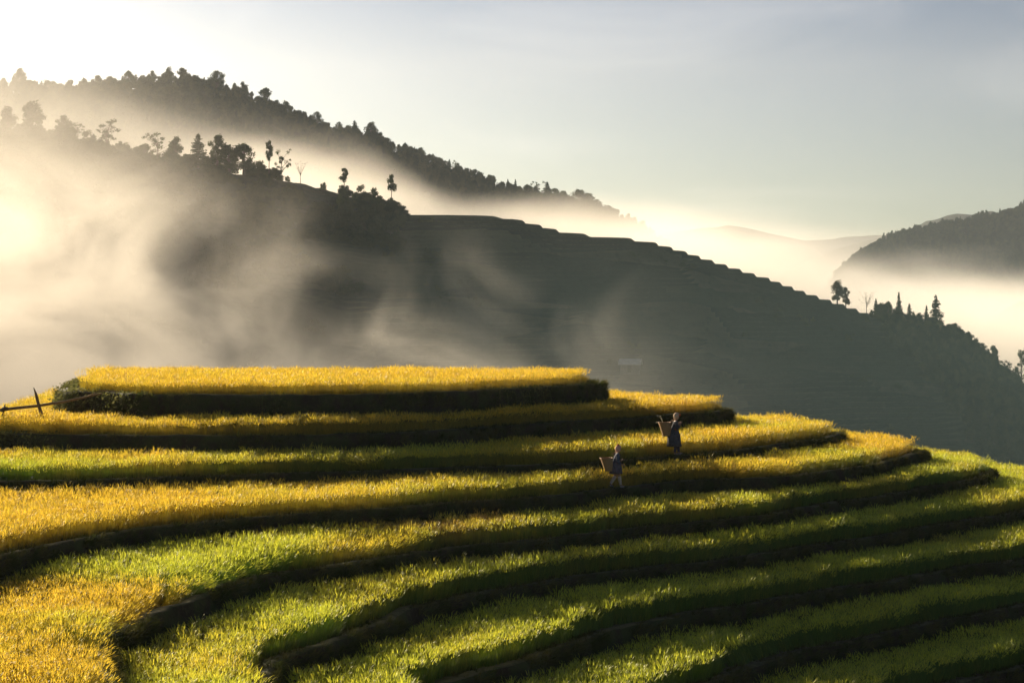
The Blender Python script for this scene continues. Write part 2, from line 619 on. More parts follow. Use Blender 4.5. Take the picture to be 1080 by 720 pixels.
# the foot of the terraced hill, falling away into the valley
C, N = CONT[9], NRM[9]
sub = slice(0, None, 6)
rings = []
for o, z in ((-3, ZT[9] - 0.7), (1.0, ZT[9] - 0.9), (14, -22), (40, -44), (80, -70), (120, -91)):
    c = CONT[9][sub]
    ctr = np.array([-20.0, 62.0])
    d = c - ctr
    d /= np.linalg.norm(d, axis=1)[:, None]
    p = c + d * o
    rings.append(np.column_stack([p, np.full(len(p), z) + (fbm(p[:, 0] / 9, p[:, 1] / 9, 3) * (2.0 if o > 5 else 0))]))
n = len(rings[0])
V = np.vstack(rings)
idx = np.arange(n)
nx = (idx + 1) % n
q = np.vstack([np.stack([k * n + idx, k * n + nx, (k + 1) * n + nx, (k + 1) * n + idx], 1) for k in range(len(rings) - 1)])
foot = link_mesh('hill_foot', np_mesh('hill_foot', V, q), M['farhill'], smooth=True)
tag(foot, kind='structure')


# ------------------------------------------------------------------ scattering by geometry nodes
def scatter_group(coll):
    ng = bpy.data.node_groups.new('scatter', 'GeometryNodeTree')
    ng.interface.new_socket('Geometry', in_out='INPUT', socket_type='NodeSocketGeometry')
    ng.interface.new_socket('Geometry', in_out='OUTPUT', socket_type='NodeSocketGeometry')
    N = ng.nodes.new
    gi, go = N('NodeGroupInput'), N('NodeGroupOutput')
    ci = N('GeometryNodeCollectionInfo')
    ci.inputs['Collection'].default_value = coll
    ci.inputs['Separate Children'].default_value = True
    ci.inputs['Reset Children'].default_value = True
    ip = N('GeometryNodeInstanceOnPoints')
    ip.inputs['Pick Instance'].default_value = True

    def attr(name, typ):
        a = N('GeometryNodeInputNamedAttribute')
        a.data_type = typ
        a.inputs['Name'].default_value = name
        return a.outputs['Attribute']
    er = N('FunctionNodeEulerToRotation')
    L = ng.links.new
    L(attr('turn', 'FLOAT_VECTOR'), er.inputs[0])
    L(er.outputs[0], ip.inputs['Rotation'])
    L(attr('size', 'FLOAT_VECTOR'), ip.inputs['Scale'])
    L(attr('variant', 'INT'), ip.inputs['Instance Index'])
    L(ci.outputs[0], ip.inputs['Instance'])
    L(gi.outputs[0], ip.inputs['Points'])
    L(ip.outputs[0], go.inputs[0])
    return ng


def scatter(name, pts, turn, size, nvar, ng, extra=None):
    me = bpy.data.meshes.new(name)
    me.vertices.add(len(pts))
    me.vertices.foreach_set('co', np.asarray(pts, dtype=np.float32).ravel())

    def put(nm, typ, key, arr, dt):
        a = me.attributes.new(nm, typ, 'POINT')
        a.data.foreach_set(key, np.asarray(arr, dtype=dt).ravel())
    put('turn', 'FLOAT_VECTOR', 'vector', turn, np.float32)
    put('size', 'FLOAT_VECTOR', 'vector', size, np.float32)
    put('variant', 'INT', 'value', RNG.integers(0, nvar, len(pts)), np.int32)
    for k, v in (extra or {}).items():
        put(k, 'FLOAT', 'value', v, np.float32)
    me.update()
    o = bpy.data.objects.new(name, me)
    COL.objects.link(o)
    md = o.modifiers.new('scatter', 'NODES')
    md.node_group = ng
    return o


def lean_euler(dirx, diry, ang, spin):
    """euler (XYZ) that spins about z, then tips by ang towards (dirx, diry)"""
    out = np.zeros((len(spin), 3))
    for k in range(len(spin)):
        ax = Vector((-diry[k], dirx[k], 0))
        if ax.length < 1e-6:
            out[k] = (0, 0, spin[k])
            continue
        m = Matrix.Rotation(ang[k], 3, ax) @ Matrix.Rotation(spin[k], 3, 'Z')
        out[k] = m.to_euler('XYZ')
    return out


# ------------------------------------------------------------------ rice
def blade(base, az, length, width, bend, segs, V, Q, MI, mat, tip=0.15, up=0.0):
    """one leaf: a strip that starts upright and bends over towards az"""
    d = np.array([math.cos(az), math.sin(az), 0.0])
    side = np.array([-math.sin(az + 0.4), math.cos(az + 0.4), 0.0])
    p = np.array(base, dtype=float)
    b0 = len(V)
    for k in range(segs + 1):
        t = k / segs
        w = width * (1 - t) ** 0.6 if k < segs else width * tip
        V.append(p - side * w / 2)
        V.append(p + side * w / 2)
        a = up + bend * t ** 1.4
        p = p + (d * math.sin(a) + np.array([0, 0, math.cos(a)])) * length / segs
    for k in range(segs):
        a = b0 + 2 * k
        Q.append((a, a + 1, a + 3, a + 2))
        MI.append(mat)
    return p


def rice_clump(rng):
    V, Q, MI = [], [], []
    own = []
    for _ in range(46):
        r, th = 0.15 * math.sqrt(rng.random()), rng.uniform(0, 6.28)
        az = th + rng.uniform(-1.2, 1.2)
        blade((r * math.cos(th), r * math.sin(th), 0), az, rng.uniform(0.28, 0.56), rng.uniform(0.009, 0.015),
              rng.uniform(0.1, 0.85), 3, V, Q, MI, 0, up=rng.uniform(0, 0.2))
        own += [rng.random()] * (len(Q) - len(own))
    for _ in range(20):
        r, th = 0.14 * math.sqrt(rng.random()), rng.uniform(0, 6.28)
        az = th + rng.uniform(-1.5, 1.5)
        h = rng.uniform(0.40, 0.54)
        p = blade((r * math.cos(th), r * math.sin(th), 0), az, h, 0.006, 0.35, 2, V, Q, MI, 0, 0.9)
        blade(p, az, rng.uniform(0.13, 0.2), rng.uniform(0.016, 0.025), 1.25, 3, V, Q, MI, 1, 0.3, up=0.4)
        own += [rng.random()] * (len(Q) - len(own))
    me = np_mesh('rice_clump', V, Q, mat_idx=MI)
    a = me.attributes.new('own', 'FLOAT', 'FACE')
    a.data.foreach_set('value', np.array(own, dtype=np.float32))
    return me


rice_coll = bpy.data.collections.new('rice_variants')
prng = random.Random(3)
for k in range(6):
    me = rice_clump(prng)
    me.materials.append(M['leaf'])
    me.materials.append(M['panicle'])
    rice_coll.objects.link(bpy.data.objects.new('rice_clump', me))
rice_ng = scatter_group(rice_coll)


def ripeness(i, x, y):
    px = 540 + x / y * F
    n = fbm(x / 4.0, y / 4.0, 21 + i, 3)
    base = [0.95, 0.88, 0.62, 0.74, 0.24, 0.10, 0.06, 0.04, 0.03, 0.03][i]
    amp = [0.2, 0.3, 0.9, 0.7, 0.9, 0.55, 0.35, 0.25, 0.2, 0.2][i]
    r = base + amp * n
    if i == 2:   # greener strip towards the left, ripe again at the far left
        r -= 0.3 * np.exp(-((x + 12.0) / 1.8) ** 2)
    if i == 3:
        r += 0.25 * sstep(-2, -10, x) - 0.25 * np.exp(-((x - 5) / 6.0) ** 2) + 0.4 * sstep(13, 16, x)
    if i == 4:   # ripe lobe nearest the camera
        r += 0.75 * sstep(47.5, 44.0, y + 0.35 * (x + 9)) * sstep(-6.5, -8.0, x)
        r -= 0.25 * np.exp(-((x + 9.5) ** 2 + (y - 36.5) ** 2) / 1.5)
    if i == 1:
        r += 0.2 * sstep(3, 6, x)
    return np.clip(r, 0, 1)


def rustiness(i, x, y):
    r = np.zeros_like(x)
    spots = {4: [(-2.4, 57.5, 1.6), (-0.8, 59.2, 1.2)], 5: [(-2.9, 55.2, 1.3), (-1.2, 56.6, 1.0)], 6: [(14.0, 70.0, 1.8)],
             3: [(-1.0, 66.0, 1.2)], 1: [(8.2, 80.0, 1.5)]}
    for cx, cyy, rad in spots.get(i, []):
        r = np.maximum(r, np.exp(-((x - cx) ** 2 + (y - cyy) ** 2) / rad ** 2) * 0.8)
    return r


for i in range(9):
    lo, hi = CONT[i].min(0), CONT[i].max(0)
    lo = np.maximum(lo, [-40, 24])
    hi = np.minimum(hi, [40, 100])
    sp = 0.19
    gx, gy = np.meshgrid(np.arange(lo[0], hi[0], sp), np.arange(lo[1], hi[1], sp))
    P = np.column_stack([gx.ravel(), gy.ravel()])
    P = P + RNG.uniform(-0.1, 0.1, P.shape)
    P = P[in_view(P[:, 0], P[:, 1], ZT[i] + 0.5)]
    P = P[inside(P, CONT[i])]
    if i > 0:
        P = P[~inside(P, CONT[i - 1])]
    de, ke = nearest(P, CONT[i])
    lobe = (i == 4) * sstep(-4.5, -6.5, P[:, 0])       # stalks lean out over the bank here
    keep = de > 0.52 - 0.16 * lobe + 0.12 * fbm(P[:, 0] / 1.2, P[:, 1] / 1.2, 31, 2)
    if i == 0:      # the left end of the topmost terrace is left to creepers
        keep &= P[:, 0] / P[:, 1] > -0.2193 + RNG.normal(0, 0.0035, len(P))
    if i == 0:
        keep &= P[:, 0] / P[:, 1] < 0.037 + RNG.normal(0, 0.0015, len(P))
    if i > 0:
        db, kb = nearest(P, CONT[i - 1])
        keep &= db > 0.28
        # what lies behind the crown of the hill cannot be seen
        keep &= ~((P[:, 1] > 90) & (np.abs(P[:, 0] + 6) < 8))
    P, de, ke, lobe = P[keep], de[keep], ke[keep], (lobe[keep] if i == 4 else 0.0)
    keep = (RNG.random(len(P)) < 0.93) & (vnoise(P[:, 0] / 0.55, P[:, 1] / 0.55, 19 + i) < 0.93)
    P, de, ke, lobe = P[keep], de[keep], ke[keep], (lobe[keep] if i == 4 else 0.0)
    x, y = P[:, 0], P[:, 1]
    ripe = ripeness(i, x, y)
    out = NRM[i][ke]
    edge = np.exp(-(de - 0.5) / 0.35)
    wind = fbm(x / 3.0, y / 3.0, 77, 2)
    dx = out[:, 0] * edge * (0.14 + 0.42 * lobe) + 0.07 * np.cos(wind * 5) + RNG.normal(0, 0.08, len(P))
    dy = out[:, 1] * edge * (0.14 + 0.42 * lobe) + 0.07 * np.sin(wind * 5) + RNG.normal(0, 0.08, len(P))
    lodged = sstep(0.30, 0.5, fbm(x / 2.6 + 7 * i, y / 2.6, 63, 3)) * (i > 0)      # patches flattened by wind and rain
    dx, dy = dx + 0.5 * lodged * math.cos(2.1 + i), dy + 0.5 * lodged * math.sin(2.1 + i)
    ang = np.minimum(np.hypot(dx, dy), 0.9)
    turn = lean_euler(dx, dy, ang, RNG.uniform(0, 6.28, len(P)))
    sc = (0.95 + 0.16 * fbm(x / 2.2, y / 2.2, 41, 3)) * RNG.uniform(0.88, 1.1, len(P)) * (1 - 0.22 * ripe * (i in (4,)))
    tall = (0.70, 0.74, 0.80, 0.74, 0.84, 0.84, 0.84, 0.84, 0.84)[i] * RNG.choice([1.0, 1.0, 1.0, 1.12, 0.86], len(P))
    size = np.column_stack([sc * 0.88, sc * 0.88, sc * tall])
    pts = np.column_stack([x, y, np.full(len(P), ZT[i] + 0.0)])
    o = scatter('rice_crop', pts, turn, size, 6, rice_ng, {'ripe': ripe, 'rust': rustiness(i, x, y)})
    words = ['golden ripe rice covering the topmost terrace', 'golden rice on the second terrace from the top, under the bamboo rail',
             'yellow and green rice on the third terrace, behind the upper walking person',
             'ripe rice on the fourth terrace, behind the lower of the two women',
             'rice of the fifth terrace turning gold where it juts out towards the viewer', 'green rice on the sixth terrace with a few rusty patches',
             'green rice on the seventh terrace', 'dark green rice on the eighth terrace', 'green rice on the lowest terrace in view'][i]
    tag(o, words, 'rice', 'rice crops on the terraces', 'stuff')

# ------------------------------------------------------------------ grass on bunds and banks
grass_coll = bpy.data.collections.new('grass_variants')
for k in range(5):
    V, Q, MI = [], [], []
    for _ in range(16):
        r, th = 0.09 * math.sqrt(prng.random()), prng.uniform(0, 6.28)
        blade((r * math.cos(th), r * math.sin(th), 0), th + prng.uniform(-1, 1), prng.uniform(0.06, 0.2), 0.012,
              prng.uniform(0.4, 1.8), 3, V, Q, MI, 0, up=0.2)
    me = np_mesh('grass_tuft', V, Q)
    me.materials.append(M['grass'])
    grass_coll.objects.link(bpy.data.objects.new('grass_tuft', me))
grass_ng = scatter_group(grass_coll)
P3, DX, DY, AN, SZ = [], [], [], [], []
for i in range(9):
    C, N = CONT[i], NRM[i]
    ok = in_view(C[:, 0], C[:, 1], np.full(len(C), ZT[i])) & (C[:, 1] < 92)
    idx = np.nonzero(ok)[0]
    drop = ZT[i] - ZT[i + 1]
    for k in idx:
        for _ in range(22):
            h = RNG.uniform(0, 1)
            f = RNG.uniform(-0.12, 0.12)
            t = np.array([-N[k][1], N[k][0]])
            if h < 0.42:      # on the bund
                o_, z_, a_ = RNG.uniform(-0.5, 0.03), 0.06, RNG.uniform(0, 0.5)
            else:             # on the bank
                q_ = (h - 0.42) / 0.58
                o_, z_, a_ = 0.03 + 0.12 * q_, -q_ * drop, RNG.uniform(0.6, 1.3)
            if vnoise(C[k][0] / 1.5, C[k][1] / 1.5 + z_ * 2, 9) < 0.28:
                continue
            p = C[k] + N[k] * o_ + t * f
            P3.append((p[0], p[1], ZT[i] + z_))
            DX.append(N[k][0])
            DY.append(N[k][1])
            AN.append(a_)
            SZ.append(RNG.uniform(0.6, 1.35) * (1.25 if h >= 0.42 else RNG.uniform(0.35, 0.8)))
SZ = np.array(SZ)
o = scatter('bank_grass', P3, lean_euler(DX, DY, AN, RNG.uniform(0, 6.28, len(P3))), np.column_stack([SZ, SZ, SZ]), 5, grass_ng)
tag(o, 'short wild grass growing on the earth banks between the terraces', 'grass', None, 'stuff')

# ------------------------------------------------------------------ valley floor, hills
n = 121
gx = np.linspace(-6000, 6000, n)
X, Y = np.meshgrid(gx, gx)
Z = -92 + fbm(X / 700, Y / 700, 2, 3) * 2.0
V = np.column_stack([X.ravel(), Y.ravel(), Z.ravel()])
a = np.arange(n * n).reshape(n, n)
Q = np.stack([a[:-1, :-1].ravel(), a[:-1, 1:].ravel(), a[1:, 1:].ravel(), a[1:, :-1].ravel()], 1)
tag(link_mesh('valley_floor', np_mesh('valley_floor', V, Q), M['valley'], smooth=True), kind='structure')


def height_sheet(name, xs, ys, fn, mat, smooth=True):
    X, Y = np.meshgrid(xs, ys)
    Z = fn(X, Y)
    V = np.column_stack([X.ravel(), Y.ravel(), Z.ravel()])
    a = np.arange(X.size).reshape(X.shape)
    Q = np.stack([a[:-1, :-1].ravel(), a[:-1, 1:].ravel(), a[1:, 1:].ravel(), a[1:, :-1].ravel()], 1)
    o = link_mesh(name, np_mesh(name, V, Q), mat, smooth=smooth)
    return tag(o, kind='structure')


MID_Y = 500.0
MID_SIL = [(-300, 120), (-150, 130), (-60, 138), (0, 146), (60, 146), (100, 156), (140, 168), (180, 174), (230, 180), (270, 186), (300, 192), (340, 201),
           (380, 210), (405, 219), (418, 225), (460, 225.5), (500, 226.5), (540, 230), (565, 236), (590, 243), (620, 246.5), (660, 250), (690, 256),
           (720, 264), (750, 274), (780, 284), (800, 290), (850, 308), (900, 325), (930, 337), (960, 347), (985, 353), (1005, 362), (1030, 378),
           (1060, 404), (1090, 436), (1130, 480), (1250, 600)]
_mx = np.array([(p[0] - 540) / F * MID_Y for p in MID_SIL])
_mz = np.array([(330 - p[1]) / F * MID_Y for p in MID_SIL])


def mid_h(X, Y):
    crest = np.interp(X, _mx, _mz)
    s = MID_Y - Y
    a = 10.0
    front = np.where(s > 0, 0.44 * (np.sqrt(s * s + a * a) - a), 0.35 * (np.sqrt(s * s + 36) - 6))
    gul = fbm(X / 45 + 3, Y / 70, 13, 3) * 7.0 * sstep(0, 60, np.abs(s))
    h = crest - front + gul
    st = 1.15
    q = (h + 1.3 * fbm(X / 38, Y / 38, 44, 3) * sstep(2, 12, np.abs(s)) + 0.35 * fbm(X / 9, Y / 30, 45, 2)) / st
    fl = np.floor(q)
    fr = q - fl
    terr = (fl + sstep(0.72, 1.0, fr)) * st - 1.3 * fbm(X / 38, Y / 38, 44, 3) * sstep(2, 12, np.abs(s)) * 0.5
    m = sstep(-42, -30, X + 6 * fbm(X / 20, Y / 20, 4, 2)) * (1 - sstep(96, 106, X))
    wild = h + fbm(X / 5, Y / 5, 6, 3) * 0.9
    return np.maximum(terr * m + wild * (1 - m), -93)


ys = np.concatenate([np.arange(190, 350, 5.0), np.arange(350, 506, 0.4), np.arange(506, 680, 5.0)])
height_sheet('terraced_hill', np.arange(-230, 190, 0.55), ys, mid_h, M['midhill'], smooth=False)

FAR_Y = 950.0
FAR_SIL = [(-500, 46), (-300, 68), (-100, 90), (0, 98), (60, 105), (100, 103), (140, 96), (200, 94), (235, 102), (270, 114), (300, 128), (345, 144), (400, 156),
           (440, 173), (480, 189), (520, 203), (560, 212), (600, 219), (630, 227), (655, 238), (685, 256), (730, 290), (800, 360), (1200, 500)]
_fx = np.array([(p[0] - 540) / F * FAR_Y for p in FAR_SIL])
_fz = np.array([(330 - p[1]) / F * FAR_Y for p in FAR_SIL])


def far_h(X, Y):
    crest = np.interp(X, _fx, _fz)
    s = np.abs(FAR_Y - Y)
    h = crest - 0.42 * (np.sqrt(s * s + 400) - 20) + fbm(X / 60, Y / 60, 23, 3) * 8 * sstep(0, 80, s)
    return np.maximum(h + fbm(X / 9, Y / 9, 8, 3) * 1.5, -93)


height_sheet('forested_hill', np.arange(-640, 420, 5.0), np.arange(560, 1400, 5.0), far_h, M['farhill'])


BLUE = {}


def ridge_sheet(name, y0, sil, slope, spread, bump, bs, dx, seed):
    fx = np.array([(p[0] - 540) / F * y0 for p in sil])
    fz = np.array([(330 - p[1]) / F * y0 for p in sil])

    def fn(X, Y):
        crest = np.interp(X, fx, fz) + fbm(X / (bs * 8), X * 0, seed, 3) * bump * 1.5
        s = np.abs(Y - y0 - fbm(X / 200, X * 0 + 4, seed + 1, 2) * spread * 0.15)
        h = crest - slope * (np.sqrt(s * s + 900) - 30) + fbm(X / 120, Y / 120, seed + 2, 3) * 12 * sstep(0, 120, s)
        return np.maximum(h + np.abs(fbm(X / bs, Y / bs, seed + 3, 3)) * bump * 2, -93)
    BLUE['fn'] = fn
    return height_sheet(name, np.arange(fx[0], fx[-1], dx), np.arange(y0 - spread, y0 + spread, dx * 1.5), fn, M['farhill'])


ridge_sheet('wooded_spur', 1350, [(1000, 420), (1040, 348), (1060, 330), (1080, 320), (1120, 306), (1200, 280), (1400, 250)], 0.5, 260, 2.2, 7, 2.2, 51)
ridge_sheet('pale_ridge', 3400, [(700, 340), (800, 300), (860, 272), (900, 258), (940, 248), (975, 235), (1000, 228), (1020, 231), (1040, 225), (1060, 232), (1120, 222), (1300, 200), (1700, 230)], 0.5, 700, 3.0, 25, 12.0, 71)
ridge_sheet('distant_ridge', 5000, [(-700, 200), (0, 230), (400, 255), (560, 258), (640, 256), (690, 250), (740, 242), (765, 239), (800, 247), (850, 253), (900, 250), (1000, 245), (1300, 225), (1700, 230)], 0.4, 850, 3.0, 40, 30.0, 81)

ridge_sheet('blue_hill', 2000, [(800, 440), (850, 345), (880, 300), (900, 282), (925, 267), (950, 259), (990, 253), (1020, 247), (1050, 240), (1080, 232), (1150, 205), (1300, 180), (1500, 190)], 0.55, 520, 3.0, 11, 4.0, 61)

# ------------------------------------------------------------------ trees
def tube(path, radii, sides=6):
    """tapered tube along a path; returns verts, quads"""
    V, Q = [], []
    path = [Vector(p) for p in path]
    for k, p in enumerate(path):
        d = (path[min(k + 1, len(path) - 1)] - path[max(k - 1, 0)]).normalized()
        a = d.orthogonal().normalized() if abs(d.z) < 0.9 else d.cross(Vector((0, 1, 0))).normalized()
        b = d.cross(a)
        for j in range(sides):
            t = 2 * math.pi * j / sides
            V.append(p + (a * math.cos(t) + b * math.sin(t)) * radii[k])
    for k in range(len(path) - 1):
        for j in range(sides):
            j2 = (j + 1) % sides
            Q.append((k * sides + j, k * sides + j2, (k + 1) * sides + j2, (k + 1) * sides + j))
    Q.append(tuple(range(4)) if sides == 4 else (0, 1, 2, 3))
    return [tuple(v) for v in V], Q


class Geo:
    def __init__(self):
        self.V, self.Q = [], []

    def tube(self, path, radii, sides=6):
        b = len(self.V)
        v, q = tube(path, radii, sides)
        self.V += v
        self.Q += [tuple(b + k for k in f) for f in q[:-1]]

    def leaf(self, c, s, rng):
        n = Vector((rng.gauss(0, 1), rng.gauss(0, 1), rng.gauss(0, 1))).normalized()
        a = n.orthogonal().normalized()
        b = n.cross(a)
        c = Vector(c)
        k = len(self.V)
        self.V += [tuple(c - a * s * 0.5), tuple(c + b * s * 0.32), tuple(c + a * s * 0.6), tuple(c - b * s * 0.32)]
        self.Q.append((k, k + 1, k + 2, k + 3))

    def clump(self, c, r, n, s, rng, flat=1.0):
        for _ in range(n):
            while True:
                p = Vector((rng.uniform(-1, 1), rng.uniform(-1, 1), rng.uniform(-1, 1)))
                if p.length <= 1:
                    break
            p = p * (0.55 + 0.45 * rng.random())
            self.leaf((c[0] + p.x * r, c[1] + p.y * r, c[2] + p.z * r * flat), s * rng.uniform(0.6, 1.3), rng)

    def mesh(self, name):
        return np_mesh(name, self.V, self.Q)


def make_tree(kind, seed):
    """meshes (trunk, crown) of a tree 10 m tall"""
    rng = random.Random(seed)
    t, c = Geo(), Geo()
    if kind == 'broad':
        lean = rng.uniform(-0.5, 0.5)
        t.tube([(0, 0, -0.6), (0.05, 0, 1.5), (lean * 0.4, 0.1, 3.6), (lean, 0.1, 6.5), (lean * 1.3, 0, 8.6)], [0.34, 0.27, 0.2, 0.12, 0.04], 7)
        w = rng.uniform(2.3, 3.1)
        for k in range(30):
            h = rng.uniform(2.2, 9.3)
            u = (h - 2.2) / 7.1
            rad = w * math.sin(math.pi * (0.18 + 0.78 * u)) * rng.uniform(0.25, 1.05)
            th = rng.uniform(0, 6.28)
            cc = (lean * h / 8 + rad * math.cos(th), rad * math.sin(th), h)
            st = max(1.6, h - rng.uniform(1.2, 2.6))
            t.tube([(lean * st / 8, 0.05, st), (cc[0] * 0.6, cc[1] * 0.6, (st + h) / 2 + 0.2), cc], [0.09, 0.06, 0.02], 5)
            c.clump(cc, rng.uniform(0.8, 1.5), rng.randint(80, 140), 0.46, rng, 1.0)
    elif kind == 'conifer':
        t.tube([(0, 0, -0.6), (0, 0, 5), (0, 0, 10)], [0.24, 0.13, 0.02], 7)
        h = 1.0
        while h < 9.8:
            rad = (10.3 - h) * rng.uniform(0.27, 0.36)
            for k in range(rng.randint(7, 9)):
                th = rng.uniform(0, 6.28)
                r2 = rad * rng.uniform(0.65, 1.1)
                e = (r2 * math.cos(th), r2 * math.sin(th), h - r2 * 0.25)
                t.tube([(0, 0, h), e], [0.035, 0.01], 4)
                m = max(5, int(r2 * 20))
                for q in range(m):
                    u = (q + rng.random()) / m
                    c.leaf((e[0] * u + rng.gauss(0, 0.12), e[1] * u + rng.gauss(0, 0.12), h - r2 * 0.25 * u + rng.gauss(0, 0.1)), 0.42 * rng.uniform(0.6, 1.2), rng)
            h += rng.uniform(0.38, 0.62)
        c.clump((0, 0, 9.8), 0.22, 25, 0.25, rng, 1.8)
    elif kind == 'pole':      # tall bare trunk with a small round head
        t.tube([(0, 0, -0.6), (0.1, 0, 3), (-0.05, 0, 6), (0.05, 0, 9.3)], [0.2, 0.16, 0.12, 0.04], 6)
        for k in range(13):
            th, h = rng.uniform(0, 6.28), rng.uniform(5.2, 9.6)
            rad = 1.5 * math.sin(math.pi * min(1, (h - 4.6) / 5.4)) * rng.uniform(0.3, 1.1)
            cc = (rad * math.cos(th), rad * math.sin(th), h)
            t.tube([(0, 0, h - 1.0), cc], [0.05, 0.015], 5)
            c.clump(cc, rng.uniform(0.8, 1.2), rng.randint(90, 130), 0.42, rng, 0.8)
    elif kind == 'airy':      # thin spreading limbs, flat wisps of leaves
        t.tube([(0, 0, -0.6), (0.15, 0, 3), (0.0, 0.1, 5.5), (0.4, 0, 8)], [0.17, 0.13, 0.09, 0.03], 6)
        for k in range(19):
            th, h = rng.uniform(0, 6.28), rng.uniform(4.0, 9.8)
            rad = rng.uniform(0.5, 3.6)
            cc = (rad * math.cos(th), rad * math.sin(th), h)
            t.tube([(0.05, 0.05, h * 0.62), (cc[0] * 0.5, cc[1] * 0.5, h * 0.85), cc], [0.07, 0.045, 0.015], 5)
            c.clump(cc, rng.uniform(0.5, 1.3), rng.randint(24, 60), 0.42, rng, 0.75)
    elif kind == 'bare':      # leafless twigs with a few last leaves
        t.tube([(0, 0, -0.6), (0.1, 0, 3), (0.0, 0, 5)], [0.16, 0.12, 0.08], 6)
        for k in range(16):
            th, h = rng.uniform(0, 6.28), rng.uniform(6.0, 10)
            rad = rng.uniform(0.8, 3.4)
            cc = (rad * math.cos(th), rad * math.sin(th), h)
            t.tube([(0.0, 0.0, rng.uniform(2.5, 5)), (cc[0] * 0.55, cc[1] * 0.55, h * 0.75), cc], [0.06, 0.04, 0.01], 5)
            for q in range(3):
                e = (cc[0] + rng.gauss(0, 0.7), cc[1] + rng.gauss(0, 0.7), cc[2] + rng.uniform(-0.2, 0.8))
                t.tube([cc, e], [0.02, 0.008], 4)
            c.clump(cc, 0.6, 6, 0.2, rng, 0.6)
    else:                     # bush: many stems, crown to the ground
        for k in range(14):
            th, rad = rng.uniform(0, 6.28), 4.0 * math.sqrt(rng.random())
            h = (1 - (rad / 5.0) ** 2) * rng.uniform(4, 8.6)
            cc = (rad * math.cos(th), rad * math.sin(th), h)
            t.tube([(cc[0] * 0.2, cc[1] * 0.2, -0.6), cc], [0.12, 0.03], 5)
            c.clump(cc, rng.uniform(1.3, 2.1), rng.randint(110, 150), 0.62, rng, 0.9)
            c.clump((cc[0], cc[1], h * 0.5), rng.uniform(1.3, 2.0), 80, 0.62, rng, 0.9)
    return t.mesh('trunk'), c.mesh('crown')


KIND_WORD = dict(broad='broadleaf_tree', conifer='conifer', pole='slender_tree', airy='sparse_tree', bare='leafless_tree', bush='bush')
PROTO = {}


def tree(kind, var, base, height, width, label, group=None, leaf='dark_leaf', spin=None):
    key = (kind, var, leaf)
    if key not in PROTO:
        tm, cm = make_tree(kind, hash_seed(kind, var))
        tm.materials.append(M['bark'])
        cm.materials.append(M[leaf])
        PROTO[key] = (tm, cm)
    tm, cm = PROTO[key]
    root = empty(KIND_WORD[kind], base, spin if spin is not None else random.uniform(0, 6.28))
    root.scale = (width / 10 * height / 10 * 10, width / 10 * height / 10 * 10, height / 10)
    tag(root, label, 'bush' if kind == 'bush' else 'tree', group)
    for nm, me in (('stem' if kind == 'bush' else 'trunk', tm), ('crown', cm)):
        o = bpy.data.objects.new(nm, me)
        COL.objects.link(o)
        o.parent = root
    return root


def hash_seed(kind, var):
    return sum(ord(ch) * (k + 3) for k, ch in enumerate(kind)) + var * 101


def mid_tree(kind, var, px, base_py, top_py, label, wide=1.0, leaf='dark_leaf', y=None, group=None):
    Y = y if y else MID_Y - 3
    b = at_depth(px, base_py, Y)
    gz = float(mid_h(np.array([b.x]), np.array([Y]))[0])
    top = at_depth(px, top_py, Y).z
    return tree(kind, var, (b.x, Y, gz), max(1.5, top - gz), wide * (1.0 if kind == 'bush' else 1.5 if 140 < px < 262 else 1.2 if px < 270 or px > 920 else 1.1), label, group, leaf)


# crest of the terraced hill, left part
mid_tree('broad', 0, 8, 145, 112, 'hazy tree at the left edge of the photo, on the nearer misty crest', 1.0)
mid_tree('broad', 1, 33, 145, 106, 'broad domed tree, largest of the hazy ones at the left end of the nearer crest', 1.25)
mid_tree('bush', 0, 20, 148, 128, 'hazy rounded bush under the broad domed tree on the nearer crest', 0.8)
mid_tree('broad', 2, 66, 148, 121, 'hazy flat topped tree just right of the broad domed tree', 1.1)
mid_tree('airy', 0, 82, 152, 128, 'wispy open tree beside the hazy flat topped tree', 1.0)
mid_tree('airy', 1, 113, 158, 125, 'leaning feathery tree whose limbs show against mist', 1.15)
mid_tree('bush', 1, 133, 168, 156, 'small dark bush at the foot of the leaning feathery tree', 0.7)
mid_tree('broad', 3, 152, 172, 151, 'low round tree at the left end of the dark clump on the nearer crest', 1.2)
mid_tree('airy', 2, 166, 174, 139, 'open topped tree standing above the dark clump beside the low round tree', 0.8)
mid_tree('broad', 0, 185, 176, 144, 'upright oval tree in the dark clump, second of its crowns from the left', 0.75)
mid_tree('conifer', 0, 209, 178, 141, 'pointed tree in the middle of the dark clump on the nearer crest', 1.1, 'dark_leaf')
mid_tree('broad', 2, 229, 180, 141, 'tall round headed tree in the dark clump right of the pointed one', 0.7)
mid_tree('broad', 1, 242, 182, 152, 'wide dense tree in the dark clump, second from its right end', 1.1)
mid_tree('broad', 3, 257, 184, 150, 'big dark tree ending the dark clump beside the bright mist gap', 0.95)
mid_tree('bush', 0, 218, 182, 164, 'dark bush filling the foot of the dark clump', 0.9)
mid_tree('bush', 1, 196, 179, 160, 'dark bush low between the oval tree and the pointed tree', 0.8)
mid_tree('pole', 0, 284, 189, 148, 'thin bare trunked tree with a round tuft, alone against the bright mist gap', 0.62)
mid_tree('airy', 3, 297, 192, 157, 'frail see through tree just right of the thin bare trunked tree', 0.7)
mid_tree('bare', 0, 317, 196, 170, 'short twiggy tree on the crest in the mist gap', 0.9)
mid_tree('bush', 2, 272, 188, 176, 'low bush on the crest under the thin bare trunked tree', 0.8)
mid_tree('bush', 0, 303, 194, 184, 'low bush on the crest under the frail see through tree', 0.9)
mid_tree('bush', 1, 341, 203, 189, 'round bush on the crest left of the topknot tree', 0.7)
